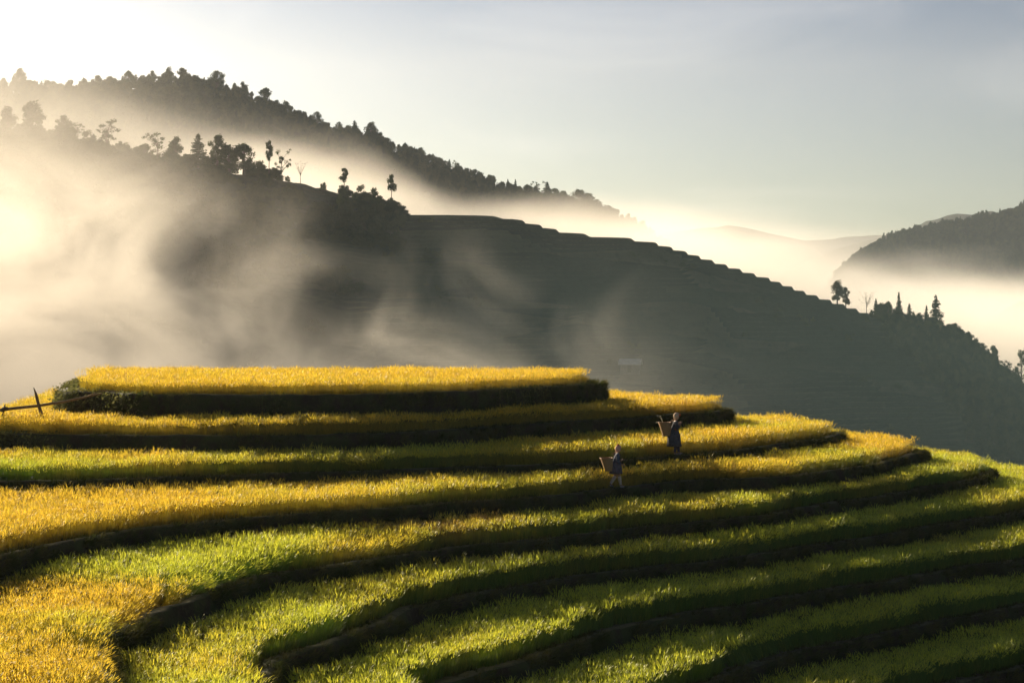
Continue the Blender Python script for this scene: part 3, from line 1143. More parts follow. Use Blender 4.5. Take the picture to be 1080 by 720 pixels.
mid_tree('pole', 1, 363, 208, 177, 'topknot tree with a dark round head over bushy growth', 0.85)
mid_tree('bush', 2, 360, 208, 193, 'bushy growth around the trunk of the topknot tree', 0.75)
mid_tree('bush', 0, 382, 212, 203, 'small low bush between the topknot tree and the last tall tree', 0.8)
mid_tree('bare', 1, 392, 213, 201, 'tiny thin sapling left of the last tall tree on the crest', 0.5)
mid_tree('pole', 2, 413, 219, 184, 'tall tree with lopsided crown where the bare terraces of the crest begin', 0.66)
mid_tree('bush', 1, 403, 217, 207, 'low bush at the foot of the lopsided tall tree', 0.7)
# right end of the crest
mid_tree('broad', 1, 883, 319, 295, 'round brownish tree standing alone on the stepped crest', 0.95, 'dry_leaf')
mid_tree('broad', 2, 892, 322, 302, 'smaller brownish tree tucked against the round one on the stepped crest', 0.75, 'dry_leaf')
mid_tree('bare', 2, 914, 330, 308, 'pale leafless tree on the stepped crest in front of fog', 1.05)
mid_tree('broad', 3, 936, 340, 317, 'dark leafy tree leaning against the spindly spire of a conifer', 0.8)
mid_tree('conifer', 1, 948, 344, 308, 'spindly conifer with a thin bare spire above its branches', 0.6, 'needle')
mid_tree('conifer', 2, 959, 347, 320, 'middling conifer with sloping right side, between the spindly and the great conifer', 0.85, 'needle')
mid_tree('conifer', 0, 977, 352, 322, 'narrow conifer just left of the tallest conifer', 0.7, 'needle')
mid_tree('conifer', 3, 987, 354, 311, 'tallest dark conifer on the right hand slope', 0.95, 'needle')
mid_tree('broad', 0, 991, 357, 338, 'pale green rounded tree at the foot of the tallest conifer', 1.15, 'light_leaf', y=MID_Y - 8)
mid_tree('bush', 2, 948, 345, 332, 'dark bush at the foot of the spindly conifer', 0.8)
mid_tree('bush', 0, 970, 350, 337, 'dark bush between the two narrow conifers', 0.9)
mid_tree('broad', 3, 1006, 362, 340, 'rounded dark tree just below the tallest conifer on the slope', 1.1)
mid_tree('broad', 1, 1022, 372, 349, 'small dark tree with ragged top on the falling slope', 1.0)
mid_tree('broad', 2, 1036, 383, 361, 'dark tree midway down the falling slope', 1.0)
mid_tree('broad', 0, 1048, 393, 364, 'dark tree with two tufts lower on the falling slope', 0.8)
mid_tree('airy', 1, 1060, 405, 379, 'open tree with gaps in its crown low on the falling slope', 0.9)
mid_tree('airy', 2, 1077, 422, 367, 'tall thin tree at the right edge of the photo', 0.6)
mid_tree('bush', 1, 1014, 368, 355, 'dark bush between the rounded tree and the ragged one on the falling slope', 0.9)
mid_tree('bush', 2, 1066, 412, 396, 'dark bush beside the tall thin tree at the right edge', 0.9)

# woods that read as one mass
wood_coll = bpy.data.collections.new('wood_variants')
for k, (kind, leaf) in enumerate((('broad', 'dark_leaf'), ('broad', 'dark_leaf'), ('bush', 'dark_leaf'), ('broad', 'needle'), ('broad', 'dark_leaf'), ('conifer', 'needle'))):
    tm, cm = make_tree(kind, 900 + k)
    cm.materials.append(M[leaf])
    wood_coll.objects.link(bpy.data.objects.new('wood_crown', cm))
bush_coll = bpy.data.collections.new('bush_variants')
for k in range(3):
    tm, cm = make_tree('bush', 950 + k)
    cm.materials.append(M['dark_leaf'])
    bush_coll.objects.link(bpy.data.objects.new('bush_crown', cm))
wood_ng, bush_ng = scatter_group(wood_coll), scatter_group(bush_coll)


def wood(name, xs, ys, fn, count, hmin, hmax, ng, nvar, keep, label, wide=1.0):
    x = RNG.uniform(*xs, count)
    y = RNG.uniform(*ys, count)
    k = keep(x, y)
    x, y = x[k], y[k]
    z = fn(x, y)
    k = z > -80
    x, y, z = x[k], y[k], z[k]
    h = RNG.uniform(hmin, hmax, len(x)) / 10
    w = h * RNG.uniform(0.8, 1.25, len(x)) * wide
    o = scatter(name, np.column_stack([x, y, z - 0.3]), np.column_stack([x * 0, x * 0, RNG.uniform(0, 6.28, len(x))]),
                np.column_stack([w, w, h]), nvar, ng)
    return tag(o, label, 'woods', None, 'stuff')


wood('undergrowth', (-160, -28), (380, 502), mid_h, 3200, 1.4, 5.2, bush_ng, 3,
     lambda x, y: (fbm(x / 18, y / 18, 91, 3) > -0.25 + 0.5 * sstep(-60, -28, x) + 0.25 * sstep(470, 380, y)), 'rough scrub covering the left part of the misty slope', 1.2)
wood('slope_wood', (88, 150), (420, 502), mid_h, 1900, 2.2, 5.4, wood_ng, 6,
     lambda x, y: x > 92 + (500 - y) * 0.12 + 8 * fbm(x / 14, y / 14, 3, 2), 'dark wood covering the right end of the terraced hill')
wood('ridge_wood', (-330, 110), (800, 948), far_h, 5200, 5.0, 9.0, wood_ng, 6,
     lambda x, y: np.ones(len(x), dtype=bool), 'dense forest clothing the far ridge')


def terrace_bush_ok(x, y):
    return fbm(x / 10, y / 10, 55, 3) > 0.36


wood('hillside_bushes', (-34, 92), (385, 492), mid_h, 1500, 0.5, 2.0, bush_ng, 3, terrace_bush_ok, 'scattered scrub between the fields of the terraced hill', 1.3)

bh = BLUE['fn']
wood('blue_hill_wood', (280, 700), (1850, 2060), bh, 3200, 11.0, 18.0, wood_ng, 6, lambda x, y: np.ones(len(x), dtype=bool), 'dark wood on the blue hill beyond the fog at the right')

# skyline of the far ridge, tree by tree
SKY_TREES = [  # px, top py, kind, variant, width, label of the ones that stand out
    (4, 82, 'broad', 0, 0.9, None), (22, 71, 'broad', 1, 0.85, 'pale hazy tree sticking up near the left end of the far ridge'),
    (38, 86, 'broad', 2, 1.0, None), (50, 84, 'broad', 1, 1.0, None), (62, 88, 'broad', 3, 1.0, None), (74, 84, 'broad', 0, 0.9, None),
    (88, 82, 'broad', 1, 0.9, None), (102, 79, 'broad', 2, 0.9, None), (115, 80, 'broad', 2, 1.0, None),
    (135, 74, 'broad', 3, 0.8, 'twin topped tree on the far ridge crest, first tall one right of the hazy dip'),
    (148, 80, 'broad', 0, 0.8, None), (160, 74, 'broad', 2, 0.8, None), (178, 70, 'broad', 1, 0.6, 'narrow upright tree on the highest stretch of the far ridge'),
    (193, 71, 'broad', 3, 0.8, 'round headed tree next to the narrow upright one on the far ridge'), (206, 79, 'broad', 0, 1.0, None), (216, 84, 'broad', 1, 0.8, None),
    (228, 74, 'broad', 2, 0.95, 'largest tree of the far ridge skyline, wide crowned above the start of its fall'), (240, 90, 'broad', 0, 0.8, None),
    (248, 87, 'broad', 1, 0.7, None), (257, 86, 'broad', 0, 0.75, 'leaning oval tree beside a small gap on the far ridge'), (265, 96, 'broad', 3, 0.6, None),
    (279, 92, 'broad', 3, 0.95, 'bulky tree with pale gaps at its foot on the falling far ridge'), (291, 105, 'broad', 2, 0.8, None),
    (301, 106, 'broad', 1, 0.8, None), (307, 112, 'broad', 0, 0.7, None), (314, 119, 'broad', 1, 0.8, None), (321, 117, 'broad', 3, 0.8, None),
    (327, 121, 'broad', 1, 0.9, None), (335, 117, 'broad', 2, 0.8, 'pair of joined crowns forming a knob halfway along the far ridge'), (345, 129, 'broad', 0, 1.0, None),
    (358, 128, 'broad', 2, 0.7, None), (366, 132, 'broad', 2, 0.8, None), (374, 127, 'conifer', 0, 1.2, 'pointed tree just left of the lone bulky tree on the far ridge'),
    (392, 128, 'broad', 1, 0.95, 'lone bulky tree rising clear of the woods, halfway down the far ridge'), (402, 146, 'broad', 3, 0.9, None), (412, 150, 'broad', 1, 1.0, None),
    (420, 152, 'broad', 2, 0.9, None), (434, 154, 'broad', 0, 0.8, None), (444, 155, 'broad', 1, 1.0, None), (452, 162, 'broad', 3, 0.9, None), (461, 165, 'broad', 3, 1.0, None),
    (469, 169, 'broad', 2, 0.8, None), (477, 169, 'airy', 0, 0.6, None), (485, 175, 'broad', 0, 0.9, None), (492, 177, 'broad', 1, 0.9, None), (500, 178, 'broad', 2, 1.0, None),
    (508, 184, 'broad', 0, 1.0, None), (518, 184, 'broad', 3, 1.0, 'dark rounded tree at the end of the far woods above the mist bank'), (528, 192, 'broad', 2, 1.1, None),
    (538, 193, 'broad', 1, 1.0, None), (548, 196, 'broad', 0, 1.0, None), (557, 194, 'broad', 3, 1.0, None), (566, 190, 'airy', 1, 0.7, 'gappy tree poking up behind the mist bank near the far ridge end'),
    (577, 192, 'conifer', 1, 1.3, 'cone shaped crown right of the gappy tree above the mist bank'), (586, 198, 'broad', 2, 1.0, None), (594, 201, 'broad', 0, 1.0, None), (603, 206, 'broad', 1, 1.0, None),
    (611, 199, 'broad', 3, 1.0, 'rounded crown standing out near the tail of the far ridge'), (620, 203, 'broad', 2, 1.0, None), (630, 210, 'broad', 0, 1.1, None), (641, 216, 'broad', 1, 1.2, 'last faint tree at the tail of the far ridge, half lost in mist'),
]
for k, (px, ty, kind, var, wd, lab) in enumerate(SKY_TREES):
    Y = FAR_Y + random.uniform(-10, 4)
    b = at_depth(px, ty, Y)
    gz = float(far_h(np.array([b.x]), np.array([Y]))[0])
    h = max(5.0, b.z - gz)
    tree(kind, var, (b.x, Y, gz), h, wd * random.uniform(1.15, 1.6), lab or 'ordinary dark tree in the unbroken row along the skyline of the far ridge',
         'trees along the skyline of the far ridge', 'needle' if kind == 'conifer' else 'dark_leaf')


# ------------------------------------------------------------------ mist and haze
def box_obj(name, lo, hi, mat):
    x0, y0, z0 = lo
    x1, y1, z1 = hi
    V = [(x0, y0, z0), (x1, y0, z0), (x1, y1, z0), (x0, y1, z0), (x0, y0, z1), (x1, y0, z1), (x1, y1, z1), (x0, y1, z1)]
    Q = [(0, 3, 2, 1), (4, 5, 6, 7), (0, 1, 5, 4), (1, 2, 6, 5), (2, 3, 7, 6), (3, 0, 4, 7)]
    return link_mesh(name, np_mesh(name, V, Q), mat)


def slope_mist(t, tc, x, y, z):
    """thick on the left and low, torn into wisps towards the right"""
    mp = t.n('ShaderNodeMapping')
    mp.inputs['Scale'].default_value = (0.9, 0.30, 1.05)
    mp.inputs['Rotation'].default_value = (0.0, R(-22), 0.0)
    mp.inputs['Location'].default_value = (13.0, 0.0, 4.0)
    t.l(tc, mp.inputs['Vector'])
    big = t.noise(0.036, 6.0, 0.60, mp.outputs[0], 1.0)
    left = t.mapr(x, -28.0, -92.0)
    top = t.math('ADD', 15.0, t.math('MULTIPLY', left, 14.0))                 # height where the mist gives out
    hz = t.math('SUBTRACT', z, top)
    fall = t.mapr(hz, 8.0, -34.0)
    thr = t.math('SUBTRACT', 0.50, t.math('MULTIPLY', left, 0.11))
    thr = t.math('SUBTRACT', thr, t.mapr(z, 6.0, -24.0, 0.0, 0.13))
    body = t.mapr(big, thr, t.math('ADD', thr, 0.19))
    d = t.math('MULTIPLY', body, fall)
    amt = t.math('ADD', 0.0078, t.math('MULTIPLY', left, 0.022))
    d = t.math('MULTIPLY', d, amt)
    veil = t.math('MULTIPLY', t.mapr(x, -50.0, -120.0), t.mapr(z, 76.0, 30.0))     # thin veil over the left crest
    d = t.math('ADD', d, t.math('MULTIPLY', t.math('MULTIPLY', veil, t.mapr(big, 0.35, 0.65, 0.15, 1.0)), 0.0042))
    d = t.math('MULTIPLY', d, t.mapr(y, 150.0, 240.0))
    d = t.math('MULTIPLY', d, t.mapr(y, 495.0, 440.0))
    d = t.math('MULTIPLY', d, t.mapr(x, 36.0, -30.0))
    return d


o = box_obj('slope_mist', (-190, 150, -88), (120, 497, 78), mat_mist('slope_mist', slope_mist, 0.36, (0.93, 0.88, 0.81)))
tag(o, 'drifting morning mist, thick at the left and torn into wisps across the terraced hill', 'mist', None, 'stuff')


def gap_mist(t, tc, x, y, z):
    mp = t.n('ShaderNodeMapping')
    mp.inputs['Scale'].default_value = (0.8, 0.5, 1.4)
    t.l(tc, mp.inputs['Vector'])
    big = t.noise(0.013, 3.0, 0.5, mp.outputs[0], 0.4)
    # the bank follows the valley: its top sinks towards the right
    top = t.mapr(x, -190.0, -22.0, 98.0, 38.0, False)
    top = t.math('SUBTRACT', top, t.mapr(x, 50.0, 150.0, 0.0, 30.0))
    top = t.math('ADD', top, t.math('MULTIPLY', t.math('SUBTRACT', big, 0.5), 44.0))
    fall = t.mapr(t.math('SUBTRACT', z, top), 5.0, -24.0)
    d = t.math('MULTIPLY', fall, t.mapr(big, 0.3, 0.6, 0.4, 1.0))
    d = t.math('MULTIPLY', d, t.mapr(x, -150.0, -45.0, 0.0009, 0.013))
    d = t.math('MULTIPLY', d, t.mapr(y, 540.0, 600.0))
    d = t.math('MULTIPLY', d, t.mapr(y, 920.0, 820.0))
    return d


o = box_obj('valley_mist', (-420, 535, -88), (420, 925, 140), mat_mist('valley_mist', gap_mist, 0.4, (0.93, 0.89, 0.84)))
tag(o, 'pale mist bank lying in the valley between the terraced hill and the far ridge', 'mist', None, 'stuff')


def right_mist(t, tc, x, y, z):
    mp = t.n('ShaderNodeMapping')
    mp.inputs['Scale'].default_value = (0.8, 0.4, 1.6)
    t.l(tc, mp.inputs['Vector'])
    big = t.noise(0.010, 4.0, 0.55, mp.outputs[0], 0.8)
    top = t.math('ADD', 26.0, t.math('MULTIPLY', t.math('SUBTRACT', big, 0.5), 105.0))
    fall = t.mapr(t.math('SUBTRACT', z, top), 8.0, -34.0)
    d = t.math('MULTIPLY', fall, t.mapr(big, 0.35, 0.62, 0.0008, 0.0045))
    d = t.math('MULTIPLY', d, t.mapr(y, 1000.0, 1200.0))
    d = t.math('MULTIPLY', d, t.mapr(y, 1900.0, 1750.0))
    return d


o = box_obj('distant_mist', (-500, 1000, -88), (900, 1900, 140), mat_mist('distant_mist', right_mist, 0.28, (0.72, 0.70, 0.68)))
tag(o, 'sea of fog filling the distant valley in front of the blue wooded hill', 'mist', None, 'stuff')

def far_mist(t, tc, x, y, z):
    mp = t.n('ShaderNodeMapping')
    mp.inputs['Scale'].default_value = (0.8, 0.3, 2.0)
    t.l(tc, mp.inputs['Vector'])
    big = t.noise(0.005, 3.0, 0.55, mp.outputs[0], 0.6)
    top = t.math('ADD', 130.0, t.math('MULTIPLY', t.math('SUBTRACT', big, 0.5), 260.0))
    d = t.math('MULTIPLY', t.mapr(t.math('SUBTRACT', z, top), 60.0, -130.0), 0.0024)
    d = t.math('MULTIPLY', d, t.mapr(z, 156.0, 90.0))
    return t.math('MULTIPLY', d, t.mapr(y, 2560.0, 2800.0))


o = box_obj('far_mist', (-900, 2565, -84), (1700, 3260, 156), mat_mist('far_mist', far_mist, 0.35, (0.76, 0.73, 0.70)))
tag(o, 'low cloud lying in front of the palest ridges', 'mist', None, 'stuff')

t = NT('far_air')
v = t.n('ShaderNodeVolumePrincipled')
v.inputs['Color'].default_value = (1.0, 0.95, 0.92, 1)
v.inputs['Density'].default_value = 0.000058
v.inputs['Anisotropy'].default_value = 0.62
t.l(v.outputs[0], t.out.inputs['Volume'])
o = box_obj('distant_haze', (-3200, 2560, 159), (3200, 5900, 760), t.m)
tag(o, 'creamy haze in the far air beyond the blue hill', 'haze', None, 'stuff')

def cool_haze(t, tc, x, y, z):
    d = t.math('MULTIPLY', t.mapr(z, 30.0, -22.0), 0.00042)
    d = t.math('MULTIPLY', d, t.mapr(x, -60.0, 10.0))
    d = t.math('MULTIPLY', d, t.mapr(y, 160.0, 240.0))
    return t.math('MULTIPLY', d, t.mapr(x, 195.0, 130.0))


o = box_obj('cool_haze', (-60, 160, -87), (195, 470, 32), mat_mist('cool_haze', cool_haze, 0.0, (0.45, 0.70, 0.74)))
tag(o, 'cool bluish haze in the shaded valley below the terraced hill', 'haze', None, 'stuff')

t = NT('haze_air')
v = t.n('ShaderNodeVolumePrincipled')
v.inputs['Color'].default_value = (0.80, 0.90, 1.0, 1)
v.inputs['Density'].default_value = 0.00006
v.inputs['Anisotropy'].default_value = 0.25
t.l(v.outputs[0], t.out.inputs['Volume'])
o = box_obj('haze', (-6400, -6400, -96), (6400, 6400, 158), t.m)
tag(o, 'warm morning haze in the air over the whole valley', 'haze', None, 'stuff')


# ------------------------------------------------------------------ people
def skinned(name, nodes, edges, mat, parent, levels=2, root=None):
    """one continuous surface grown around a skeleton; nodes = {name: (x, y, z, radius)}"""
    keys = list(nodes)
    me = bpy.data.meshes.new(name)
    me.from_pydata([nodes[k][:3] for k in keys], [(keys.index(a), keys.index(b)) for a, b in edges], [])
    ob = bpy.data.objects.new(name, me)
    COL.objects.link(ob)
    sk = ob.modifiers.new('skin', 'SKIN')
    sk.use_smooth_shade = True
    for k, key in enumerate(keys):
        v = me.skin_vertices[0].data[k]
        r = nodes[key][3]
        v.radius = (r, r) if not isinstance(r, tuple) else r
        v.use_root = (key == root) if root else (k == 0)
    sb = ob.modifiers.new('sub', 'SUBSURF')
    sb.levels = sb.render_levels = levels
    dg = bpy.context.evaluated_depsgraph_get()
    dg.update()
    new = bpy.data.meshes.new_from_object(ob.evaluated_get(dg))
    bpy.data.objects.remove(ob)
    new.name = name
    return link_mesh(name, new, mat, parent, smooth=True)


def lathe(profile, seg=28, ripple=0.0, nrip=14, square=0.0):
    """profile = [(radius, z, dx)]"""
    V, Q = [], []
    for r, z, dx in profile:
        for j in range(seg):
            a = 2 * math.pi * j / seg
            rr = r * (1 + ripple * math.cos(nrip * a)) * (1 + square * (abs(math.sin(2 * a)) - 0.5))
            V.append((dx + rr * math.cos(a), rr * math.sin(a), z))
    for k in range(len(profile) - 1):
        for j in range(seg):
            j2 = (j + 1) % seg
            Q.append((k * seg + j, k * seg + j2, (k + 1) * seg + j2, (k + 1) * seg + j))
    return V, Q


def mat_weave(name, ca, cb, sx, sz):
    t = NT(name)
    tc = t.n('ShaderNodeTexCoord').outputs['Object']
    b = t.n('ShaderNodeTexBrick')
    mp = t.n('ShaderNodeMapping')
    mp.inputs['Scale'].default_value = (sx, sx, sz)
    mp.inputs['Rotation'].default_value = (R(90), 0, 0)
    t.l(tc, mp.inputs['Vector'])
    t.l(mp.outputs[0], b.inputs['Vector'])
    b.inputs['Color1'].default_value = (*ca, 1)
    b.inputs['Color2'].default_value = (*cb, 1)
    b.inputs['Mortar'].default_value = (*[q * 0.35 for q in ca], 1)
    b.inputs['Scale'].default_value = 1.0
    b.inputs['Mortar Size'].default_value = 0.06
    t.principled(b.outputs['Color'], 0.7, t.bump(b.outputs['Fac'], -0.5, 0.01), 0.2)
    return t.m


def mat_embroidery(name, base, c1, c2, zscale):
    """dark cloth with woven bands"""
    t = NT(name)
    tc = t.n('ShaderNodeTexCoord').outputs['Object']
    sep = t.n('ShaderNodeSeparateXYZ')
    t.l(tc, sep.inputs[0])
    w = t.n('ShaderNodeTexWave')
    w.bands_direction = 'Z'
    w.inputs['Scale'].default_value = zscale
    w.inputs['Distortion'].default_value = 0.4
    t.l(tc, w.inputs['Vector'])
    ch = t.n('ShaderNodeTexVoronoi')
    ch.inputs['Scale'].default_value = 38
    t.l(tc, ch.inputs['Vector'])
    f = t.math('MULTIPLY', t.mapr(w.outputs['Fac'], 0.62, 0.72), t.mapr(ch.outputs['Distance'], 0.25, 0.45))
    c = t.mix(f, base, c1)
    nz = t.noise(25, 2, 0.5, tc)
    c = t.mix(t.math('MULTIPLY', t.mapr(nz, 0.58, 0.66), 0.6), c, c2)
    t.principled(c, 0.9, t.bump(nz, 0.3, 0.01), 0.1)
    return t.m


M.update(
    creeper_leaf=mat_leaf('creeper_leaf', (0.12, 0.14, 0.04), (0.20, 0.19, 0.07), 0.4, 2.0, 0.2),
    skin=mat_simple('skin', (0.36, 0.20, 0.12), (0.42, 0.25, 0.16), 12, 0.55),
    hair=mat_simple('hair', (0.012, 0.009, 0.008), (0.02, 0.015, 0.012), 30, 0.5),
    eye=mat_simple('eye', (0.02, 0.015, 0.012), None, 5, 0.3),
    indigo=mat_embroidery('indigo_cloth', (0.025, 0.027, 0.042), (0.26, 0.30, 0.40), (0.10, 0.11, 0.16), 9.0),
    skirt=mat_embroidery('skirt_cloth', (0.035, 0.032, 0.05), (0.36, 0.32, 0.36), (0.24, 0.08, 0.08), 11.0),
    darkcloth=mat_embroidery('dark_cloth', (0.018, 0.018, 0.024), (0.22, 0.22, 0.26), (0.07, 0.06, 0.08), 8.0),
    scarf=mat_simple('scarf_cloth', (0.70, 0.46, 0.38), (0.72, 0.34, 0.24), 14, 0.9, 0.3, 0.01),
    pale_scarf=mat_simple('pale_scarf_cloth', (0.72, 0.58, 0.42), (0.66, 0.42, 0.28), 14, 0.9, 0.3, 0.01),
    redcloth=mat_simple('red_cloth', (0.55, 0.10, 0.05), (0.60, 0.20, 0.07), 20, 0.9),
    legwrap=mat_simple('leg_cloth', (0.70, 0.60, 0.46), (0.56, 0.46, 0.34), 20, 0.9, 0.3, 0.01),
    shoe=mat_simple('shoe', (0.45, 0.40, 0.33), (0.35, 0.30, 0.25), 20, 0.7),
    basket=mat_weave('woven_bamboo', (0.64, 0.40, 0.20), (0.52, 0.31, 0.14), 22, 40),
    rim=mat_simple('basket_rim', (0.40, 0.22, 0.10), (0.30, 0.16, 0.07), 30, 0.6),
    strap=mat_simple('basket_strap', (0.20, 0.12, 0.07), None, 30, 0.8),
)


def make_person(label, loc, rz, height, pose, cloth):
    root = empty('person', loc, rz)
    k = height / 1.53
    root.scale = (k, k, k)
    tag(root, label, 'person', 'women carrying baskets along the terraces')
    n = dict(pelvis=(0, 0, .80, .12), waist=(.02, 0, .95, .105), chest=(.055, 0, 1.12, .12), collar=(.08, 0, 1.23, .06),
             neck=(.095, 0, 1.30, .047), head=(.115, 0, 1.395, .082), crown=(.115, 0, 1.455, .068),
             chin=(.165, 0, 1.335, .036), nose=(.212, 0, 1.385, .013))
    e = [('pelvis', 'waist'), ('waist', 'chest'), ('chest', 'collar'), ('collar', 'neck'), ('neck', 'head'), ('head', 'crown'), ('head', 'chin'), ('head', 'nose')]
    for sd, sg in (('r', -1), ('l', 1)):
        p = pose[sd]
        n['ear' + sd] = (.10, sg * .09, 1.385, .02)
        e.append(('head', 'ear' + sd))
        n['sh' + sd] = (.06, sg * .145, 1.19, .052)
        n['el' + sd] = (*p['elbow'], .040)
        n['wr' + sd] = (*p['wrist'], .027)
        w, f = Vector(p['wrist']), Vector(p['hand']).normalized()
        side = f.cross(Vector((0, 0, 1))).normalized()
        up = side.cross(f)
        pm = w + f * .055
        n['pa' + sd] = (*pm, .026)
        e += [('chest', 'sh' + sd), ('sh' + sd, 'el' + sd), ('el' + sd, 'wr' + sd), ('wr' + sd, 'pa' + sd)]
        for q in range(4):
            o = side * (-.027 + .018 * q)
            ln = (.033, .039, .036, .028)[q]
            a, b = pm + f * .035 + o, pm + f * (.035 + ln) + o - up * .018
            c = b + f * .012 - up * .024
            for m, pt in enumerate((a, b, c)):
                n['f%d%d%s' % (q, m, sd)] = (*pt, (.0105, .0095, .008)[m])
            e += [('pa' + sd, 'f%d0%s' % (q, sd)), ('f%d0%s' % (q, sd), 'f%d1%s' % (q, sd)), ('f%d1%s' % (q, sd), 'f%d2%s' % (q, sd))]
        th = pm + up * .03 + f * .005
        n['t0' + sd] = (*th, .011)
        n['t1' + sd] = (*(th + up * .02 + f * .025), .009)
        e += [('pa' + sd, 't0' + sd), ('t0' + sd, 't1' + sd)]
        n['hip' + sd] = (.0, sg * .075, .74, .10)
        n['kn' + sd] = (*p['knee'], .056)
        n['ca' + sd] = (*(Vector(p['knee']) * .6 + Vector(p['ankle']) * .4), .052)
        n['an' + sd] = (*p['ankle'], .034)
        n['to' + sd] = (*p['toe'], .026)
        e += [('pelvis', 'hip' + sd), ('hip' + sd, 'kn' + sd), ('kn' + sd, 'ca' + sd), ('ca' + sd, 'an' + sd), ('an' + sd, 'to' + sd)]
    skinned('body', n, e, M['skin'], root, 2, 'pelvis')
    j = dict(hip=(.0, 0, .74, .15), waist=(.02, 0, .93, .128), chest=(.055, 0, 1.11, .142), collar=(.085, 0, 1.235, .07))
    je = [('hip', 'waist'), ('waist', 'chest'), ('chest', 'collar')]
    for sd, sg in (('r', -1), ('l', 1)):
        p = pose[sd]
        j['sh' + sd] = (.06, sg * .145, 1.185, .072)
        j['el' + sd] = (*p['elbow'], .062)
        cuff = Vector(p['elbow']).lerp(Vector(p['wrist']), .82)
        j['cu' + sd] = (*cuff, .052)
        je += [('chest', 'sh' + sd), ('sh' + sd, 'el' + sd), ('el' + sd, 'cu' + sd)]
    skinned('jacket', j, je, cloth['jacket'], root, 2, 'chest')
    hem, hr = cloth['hem']
    V, Q = lathe([(.135, .93, .015), (.165, .86, .01), (.155 + hr * .25, .74, .0), (hr * .92, hem + .12, .01), (hr, hem, .015), (hr * .94, hem + .01, .015)], 56, .05, 14)
    link_mesh('skirt', np_mesh('skirt', V, Q), cloth['skirt'], root, smooth=True)
    g = Geo()
    g.tube([(.15, 0, .93), (.02, -.145, .93), (-.11, 0, .93), (.02, .145, .93), (.15, 0, .93)], [.022] * 5, 8)
    link_mesh('sash', g.mesh('sash'), M['redcloth'], root, smooth=True)
    # head scarf wrapped round the head and falling on the neck, face left open
    bm = bmesh.new()
    bmesh.ops.create_uvsphere(bm, u_segments=28, v_segments=18, radius=1.0)
    for f in list(bm.faces):
        c = f.calc_center_median()
        if c.x > .45 and -.80 < c.z < .42:
            bm.faces.remove(f)
    for v in bm.verts:
        w = 1 + .05 * math.sin(v.co.z * 14 + v.co.y * 5)
        v.co = Vector((.105 + v.co.x * .118 * w, v.co.y * .112 * w, 1.41 + v.co.z * (.118 if v.co.z > 0 else .15)))
        if v.co.z < 1.33:
            v.co.x -= (1.33 - v.co.z) * .45
    me = bpy.data.meshes.new('head_scarf')
    bm.to_mesh(me)
    bm.free()
    sc = link_mesh('head_scarf', me, cloth['scarf'], root, smooth=True)
    so = sc.modifiers.new('thick', 'SOLIDIFY')
    so.thickness = .012
    bm = bmesh.new()
    bmesh.ops.create_icosphere(bm, subdivisions=2, radius=.045)
    for v in bm.verts:
        v.co = v.co * random.uniform(.85, 1.2) + Vector(cloth['knot'])
    me = bpy.data.meshes.new('knot')
    bm.to_mesh(me)
    bm.free()
    link_mesh('knot', me, M['redcloth'], sc, smooth=True)
    g = Geo()
    g.tube([(.10, -.075, 1.47), (.155, -.06, 1.462), (.182, 0, 1.455), (.155, .06, 1.462), (.10, .075, 1.47)], [.018, .022, .022, .022, .018], 8)
    link_mesh('hair', g.mesh('hair'), M['hair'], root, smooth=True)
    for sg in (-1, 1):
        bm = bmesh.new()
        bmesh.ops.create_uvsphere(bm, u_segments=10, v_segments=8, radius=.011)
        bmesh.ops.translate(bm, verts=bm.verts, vec=(.188, sg * .03, 1.402))
        me = bpy.data.meshes.new('eye')
        bm.to_mesh(me)
        bm.free()
        link_mesh('eye', me, M['eye'], root, smooth=True)
    bm = bmesh.new()
    bmesh.ops.create_uvsphere(bm, u_segments=10, v_segments=8, radius=1)
    for v in bm.verts:
        v.co = Vector((.192 + v.co.x * .008, v.co.y * .022, 1.345 + v.co.z * .007))
    me = bpy.data.meshes.new('mouth')
    bm.to_mesh(me)
    bm.free()
    link_mesh('mouth', me, M['redcloth'], root, smooth=True)
    for sd in 'rl':
        p = pose[sd]
        kn, an, to = Vector(p['knee']), Vector(p['ankle']), Vector(p['toe'])
        g = Geo()
        g.tube([kn.lerp(an, .05), kn.lerp(an, .35), kn.lerp(an, .7), kn.lerp(an, .95)], [.066, .066, .052, .044], 14)
        link_mesh('leg_wrap', g.mesh('leg_wrap'), cloth['leg'], root, smooth=True)
        heel = an - (to - an).normalized() * .035
        skinned('shoe', {'h': (heel.x, heel.y, an.z - .035, .036), 'm': (*((an + to) / 2 + Vector((0, 0, -.02))), .038), 't': (to.x + .02, to.y, to.z, .03)},
                [('h', 'm'), ('m', 't')], M['shoe'], root, 1)
    return root


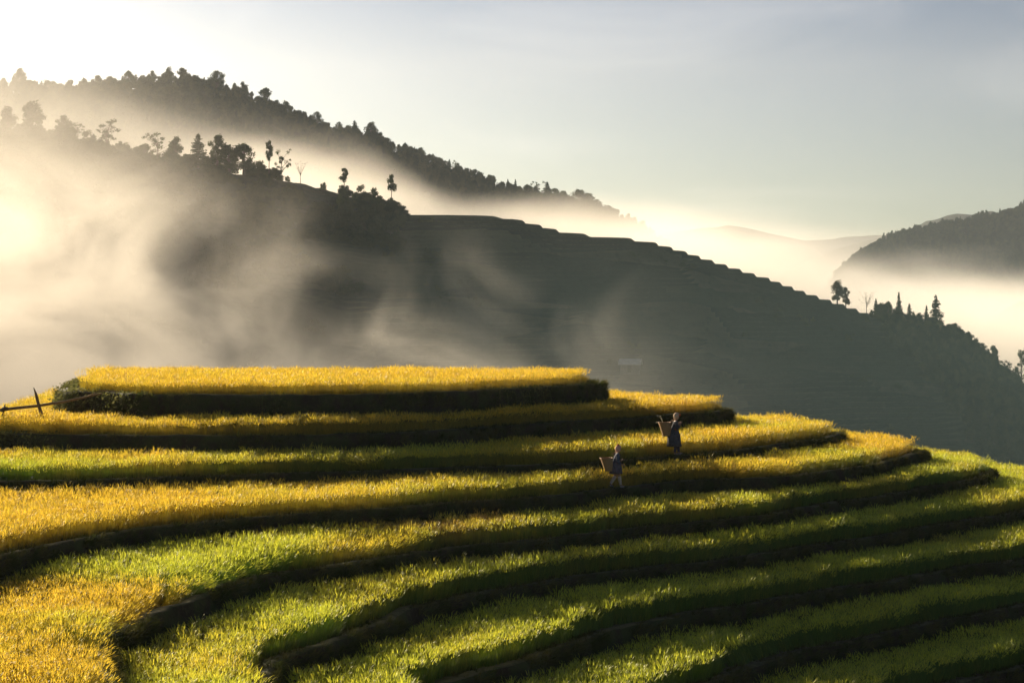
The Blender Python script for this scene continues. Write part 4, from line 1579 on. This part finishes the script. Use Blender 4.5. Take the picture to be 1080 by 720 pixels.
def make_basket(label, loc, rz, k, zc, group):
    """tapered woven back basket; stands in the frame of the person who carries it"""
    root = empty('basket', loc, rz)
    root.scale = (k, k, k)
    tag(root, label, 'basket', group)
    zt, zb = zc
    xt, xb = -.345, -.255
    steps = 9
    prof = []
    for q in range(steps + 1):
        u = q / steps
        prof.append((.145 + .085 * u, zb + (zt - zb) * u, xb + (xt - xb) * u))
    prof = [(.01, zb + .002, xb)] + prof + [(.215, zt - .004, xt), (.14, zb + .03, xb), (.01, zb + .03, xb)]
    V, Q = lathe(prof, 40, 0, 1, .10)
    link_mesh('basket_body', np_mesh('basket_body', V, Q), M['basket'], root, smooth=True)
    ring = [(xt + .232 * math.cos(a) * (1 + .10 * (abs(math.sin(2 * a)) - .5)), .232 * math.sin(a) * (1 + .10 * (abs(math.sin(2 * a)) - .5)), zt) for a in [2 * math.pi * q / 40 for q in range(41)]]
    g = Geo()
    g.tube(ring, [.016] * 41, 6)
    link_mesh('rim', g.mesh('rim'), M['rim'], root, smooth=True)
    for sg in (-1, 1):
        g = Geo()
        g.tube([(xt + .20, sg * .10, zt - .06), (-.06, sg * .12, 1.22), (.05, sg * .125, 1.285), (.16, sg * .125, 1.19), (.19, sg * .13, 1.05), (.10, sg * .165, .92),
                (-.06, sg * .15, .80), (xb + .09, sg * .07, zb + .12)], [.014] * 8, 6)
        link_mesh('strap', g.mesh('strap'), M['strap'], root, smooth=True)
    return root


pose_a = dict(r=dict(elbow=(.0, -.215, .96), wrist=(.19, -.16, .83), hand=(.9, .2, -.2), knee=(.11, -.075, .43), ankle=(.17, -.075, .085), toe=(.29, -.08, .03)),
              l=dict(elbow=(.08, .215, .97), wrist=(.25, .14, .95), hand=(.8, -.3, .4), knee=(.02, .075, .42), ankle=(-.17, .075, .12), toe=(-.07, .08, .03)))
pose_b = dict(r=dict(elbow=(.06, -.215, .96), wrist=(.20, -.13, 1.07), hand=(.3, .2, .9), knee=(.07, -.075, .43), ankle=(.01, -.075, .085), toe=(.13, -.08, .03)),
              l=dict(elbow=(.08, .215, .97), wrist=(.22, .13, 1.08), hand=(.3, -.2, .9), knee=(.17, .075, .44), ankle=(.20, .075, .085), toe=(.33, .08, .03)))


def on_bund(px, py, i):
    """a spot on the bund of terrace i that shows at a pixel column"""
    x, y = on_level(px, py, ZT[i])
    d, k = nearest(np.array([[x, y]]), CONT[i])
    c = CONT[i][k[0]] - NRM[i][k[0]] * 0.24
    return (float(c[0]), float(c[1]), ZT[i] + 0.085)


spot_a = on_bund(656, 517.5, 3)
h_a = 46.5 * spot_a[1] / F
make_person('person in pink head scarf, indigo jacket and light leggings, walking on the lower bund', spot_a, R(14), h_a / 1.04, pose_a,
            dict(jacket=M['indigo'], skirt=M['skirt'], hem=(.50, .235), scarf=M['scarf'], knot=(.09, -.02, 1.53), leg=M['legwrap']))
make_basket('empty woven basket on the back of the lower person in light leggings', spot_a, R(14), h_a / 1.04 / 1.53, (1.07, .60), 'woven back baskets')
spot_b = on_bund(719, 482.5, 2)
h_b = 46.5 * spot_b[1] / F
make_person('person in long dark skirt and beige head scarf, walking on the upper bund', spot_b, R(10), h_b / 1.04, pose_b,
            dict(jacket=M['darkcloth'], skirt=M['darkcloth'], hem=(.30, .27), scarf=M['pale_scarf'], knot=(.20, -.06, 1.44), leg=M['darkcloth']))
make_basket('woven basket holding pale stalks, on the back of the person in the long skirt', spot_b, R(10), h_b / 1.04 / 1.53, (1.17, .68), 'woven back baskets')
g = Geo()
for ax, ay, bx, bz in ((-.36, -.06, -.62, 1.42), (-.40, -.02, -.66, 1.18), (-.34, .06, -.50, 1.40)):
    p = [(ax, ay, .80), (ax - .05, ay, 1.12), ((ax + bx) / 2 - .02, ay, (1.2 + bz) / 2 + .03), (bx, ay - .02, bz)]
    g.tube(p, [.012, .011, .009, .006], 6)
    g.clump((bx, ay - .02, bz), .05, 24, .035, prng)
stalks = link_mesh('plant_stalks', g.mesh('plant_stalks'), mat_simple('pale_stalk', (0.42, 0.38, 0.24), (0.6, 0.55, 0.42), 10, 0.8))
stalks.location = spot_b
stalks.rotation_euler = (0, 0, R(10))
kk = h_b / 1.04 / 1.53
stalks.scale = (kk, kk, kk)
tag(stalks, 'cut stalks with pale tips leaning out of the upper basket', 'stalks')

# ------------------------------------------------------------------ bamboo rail at the left
fence = empty('bamboo_fence', at_depth(20, 440, 68.5))
tag(fence, 'rustic bamboo rail on crooked posts over the golden rice at the left edge', 'fence')
FL = fence.location


def fence_part(name, pts, rad, mat=None):
    g = Geo()
    g.tube([tuple(Vector(p) - FL) for p in pts], rad, 8)
    return link_mesh(name, g.mesh(name), mat or M['bamboo'], fence, smooth=True)


fence_part('rail', [at_depth(-60, 436, 67.4), at_depth(-10, 433.5, 67.9), at_depth(10, 431, 68.1), at_depth(40, 427.8, 68.6), at_depth(68, 423.5, 69.0), at_depth(90, 418.6, 69.5), at_depth(108, 414.5, 70.0)],
           [.060, .058, .056, .052, .046, .038, .026])
fence_part('branch', [at_depth(92, 418, 69.5), at_depth(105, 412, 69.9), at_depth(118, 412.3, 70.2), at_depth(129, 412.8, 70.5)], [.03, .025, .018, .01])
b = at_depth(49, 452, 68.4)
fence_part('post', [at_depth(35.5, 408.5, 68.6), at_depth(38, 416, 68.6), at_depth(41, 428, 68.55), at_depth(44.5, 439, 68.5), (b.x, b.y, ZT[1] - .1)], [.012, .05, .062, .066, .06])
b = at_depth(1.5, 452, 67.9)
fence_part('post', [at_depth(5.5, 426, 68.0), at_depth(3.5, 434, 68.0), at_depth(2.5, 446, 67.95), (b.x, b.y, ZT[1] - .1)], [.02, .04, .045, .045])
fence_part('lashing', [at_depth(1, 433, 67.9), at_depth(5, 431, 67.95), at_depth(8, 431, 68.0)], [.075, .08, .07], M['bark'])

# ------------------------------------------------------------------ creepers and weeds on the banks
def creeper(i, pa, pb, label, count, outw, leaf, mat):
    """leaves hanging down the bank of terrace i between two pixel columns"""
    C, N = CONT[i], NRM[i]
    px = 540 + C[:, 0] / C[:, 1] * F
    idx = np.nonzero((px > pa) & (px < pb) & (C[:, 1] < C[:, 1].min() + 60) & ((N[:, 1] < 0.3)))[0]
    rng = random.Random(i * 7 + int(pa))
    g = Geo()
    drop = ZT[i] - ZT[i + 1]
    for k in idx[::2]:
        g.tube([(C[k][0] - N[k][0] * .2, C[k][1] - N[k][1] * .2, ZT[i] + .12), (C[k][0] + N[k][0] * .15, C[k][1] + N[k][1] * .15, ZT[i] - .1),
                (C[k][0] + N[k][0] * (.2 + outw * .5), C[k][1] + N[k][1] * (.2 + outw * .5), ZT[i] - drop * .7)], [.012, .01, .004], 4)
    for _ in range(count):
        k = idx[int(rng.random() * len(idx))]
        u = rng.random()
        bulge = .7 + .5 * float(vnoise(C[k][0] / .7, u * 3 + i, 4))
        o = (rng.uniform(-.45, .1) if u < .25 else rng.uniform(.04, .1 + outw * bulge))
        z = ZT[i] + .08 + (.12 * rng.random() * bulge if u < .25 else -(u - .25) / .75 * drop * .95)
        g.leaf((C[k][0] + N[k][0] * o + rng.gauss(0, .1), C[k][1] + N[k][1] * o + rng.gauss(0, .1), z), leaf * rng.uniform(.6, 1.4), rng)
    o = link_mesh('creeper', g.mesh('creeper'), mat)
    return tag(o, label, 'creeper', 'creepers on the terrace banks')


creeper(0, 66, 150, 'leafy creeper smothering the left end of the topmost bank, under the bamboo rail tip', 2200, .30, .10, M['creeper_leaf'])
creeper(1, -30, 62, 'leafy creeper on the second bank at the left edge, below the bamboo rail', 2600, .28, .09, M['creeper_leaf'])
creeper(0, 520, 580, 'low leafy creeper on the right part of the topmost bund', 500, .12, .07, M['creeper_leaf'])
creeper(0, 270, 305, 'sparse creeper sprigs on the middle of the topmost bund', 180, .1, .07, M['creeper_leaf'])


def weed(px, py, i, h, label, flower=False, lean=.15, seed=0):
    rng = random.Random(int(px * 7 + py) + seed)
    x, y = on_level(px, py, ZT[i])
    root = empty('weed', (x, y, ZT[i]), rng.uniform(0, 6.28))
    tag(root, label, 'weed', 'tall weeds on the terrace banks')
    g, lf = Geo(), Geo()
    fl = []
    for q in range(rng.randint(2, 3)):
        th, l = rng.uniform(0, 6.28), lean * rng.uniform(.4, 1.6)
        hh = h * rng.uniform(.7, 1.05)
        top = (l * math.cos(th) * hh * 1.4, l * math.sin(th) * hh * 1.4, hh)
        mid = (top[0] * .35, top[1] * .35, hh * .55)
        g.tube([(0, 0, -.05), mid, top], [.010, .008, .004], 5)
        for w in range(9):
            u = rng.uniform(.3, .95)
            lf.leaf((top[0] * u * u + rng.gauss(0, .05), top[1] * u * u + rng.gauss(0, .05), hh * u), .085 * rng.uniform(.6, 1.3), rng)
        fl.append(Geo())
        fl[-1].clump(top, .05, 26, .04, rng)
    link_mesh('stem', g.mesh('stem'), M['grass'], root)
    link_mesh('leaves', lf.mesh('leaves'), M['light_leaf'], root)
    if flower:
        for q in fl:
            link_mesh('flower', q.mesh('flower'), WHITE, root)
    return root


WHITE = mat_simple('white_petal', (0.62, 0.60, 0.54), (0.5, 0.48, 0.42), 20, 0.9)
weed(104, 478, 2, 1.05, 'single upright weed against the second dark bank, left of the white flowered one')
weed(132, 478, 2, 1.0, 'white flowered weed against the second dark bank near the left', True, .3)
weed(236, 480, 2, 1.05, 'white tipped weed against the second dark bank, further along than the other two', True)
weed(274, 482, 2, 1.2, 'bright green grassy weed sticking up over the edge of the third terrace', False, .1)
weed(287, 517, 3, 1.0, 'leafy weed on the third dark bank at the left of the photo', False, .2)
weed(3, 532, 3, 1.0, 'white tipped weed at the left edge on the third dark bank', True, .2)
weed(36, 532, 3, .95, 'pale weed on the third dark bank near the left edge', True, .12)
weed(795, 488, 3, 1.15, 'tall dark weed with seed heads below the upper walking person', False, .15)
weed(802, 488, 3, .9, 'low forked weed beside the tall dark seeding weed', True, .3)
weed(432, 560, 4, .85, 'pale sprig on the fourth dark bank at mid picture', True, .1)
weed(505, 656, 6, .95, 'slim white tipped weed in the shade of the sixth bank', True, .12)
weed(526, 652, 6, .8, 'arching pale weed beside the slim one in the shade', True, .4)
weed(592, 592, 5, .9, 'lone upright sprig over the green rice of the sixth terrace', False, .08)
weed(606, 634, 6, .85, 'pale forked weed in the dark sixth bank', True, .3)
weed(692, 625, 6, .9, 'white flowered weed in the dark sixth bank, left of a smaller one', True, .25)
weed(704, 626, 6, .7, 'small sprig right of the white flowered weed in the sixth bank', False, .3)
weed(791, 612, 6, .8, 'white tipped weed in the sixth bank under the dark right part', True, .2)
weed(912, 558, 5, .8, 'faint weed on the fifth bank at the right', False, .2)

# ------------------------------------------------------------------ hut on the far slope
def slope_hit(px, py, fn, y0=330.0, y1=500.0):
    for Y in np.arange(y0, y1, .5):
        p = at_depth(px, py, Y)
        if float(fn(np.array([p.x]), np.array([Y]))[0]) >= p.z:
            return p
    return at_depth(px, py, y1)


hp = slope_hit(665, 391, mid_h)
hut = empty('hut', hp, R(-12))
tag(hut, 'small field hut with a pale grey roof on the misty terraced hill', 'hut')


def prism(name, pts2, y0, y1, mat, parent):
    n = len(pts2)
    V = [(x, y0, z) for x, z in pts2] + [(x, y1, z) for x, z in pts2]
    bm = bmesh.new()
    vs = [bm.verts.new(v) for v in V]
    bm.faces.new(vs[:n])
    bm.faces.new(vs[n:][::-1])
    for k in range(n):
        k2 = (k + 1) % n
        bm.faces.new((vs[k2], vs[k], vs[n + k], vs[n + k2]))
    bmesh.ops.recalc_face_normals(bm, faces=bm.faces)
    me = bpy.data.meshes.new(name)
    bm.to_mesh(me)
    bm.free()
    return link_mesh(name, me, mat, parent)


M['hutwall'] = mat_simple('hut_boards', (0.13, 0.12, 0.10), (0.09, 0.08, 0.065), 1.5, 0.9)
M['hutroof'] = mat_simple('hut_roof', (0.46, 0.46, 0.44), (0.34, 0.34, 0.32), 1.0, 0.7)
M['hutdoor'] = mat_simple('hut_door', (0.05, 0.04, 0.03), (0.08, 0.06, 0.045), 2, 0.9)
prism('wall', [(-2.1, -.8), (2.1, -.8), (2.1, 1.5), (-2.1, 1.5)], -1.3, 1.3, M['hutwall'], hut)
for sg in (-1, 1):
    o = prism('roof', [(-2.5, 0), (2.5, 0), (2.5, .07), (-2.5, .07)], 0, 2.1, M['hutroof'], hut)
    o.location = (0, 0, 2.6)
    o.rotation_euler = (R(-35), 0, 0 if sg > 0 else R(180))
prism('door', [(-.5, -.3), (.4, -.3), (.4, 1.3), (-.5, 1.3)], -1.34, -1.303, M['hutdoor'], hut)
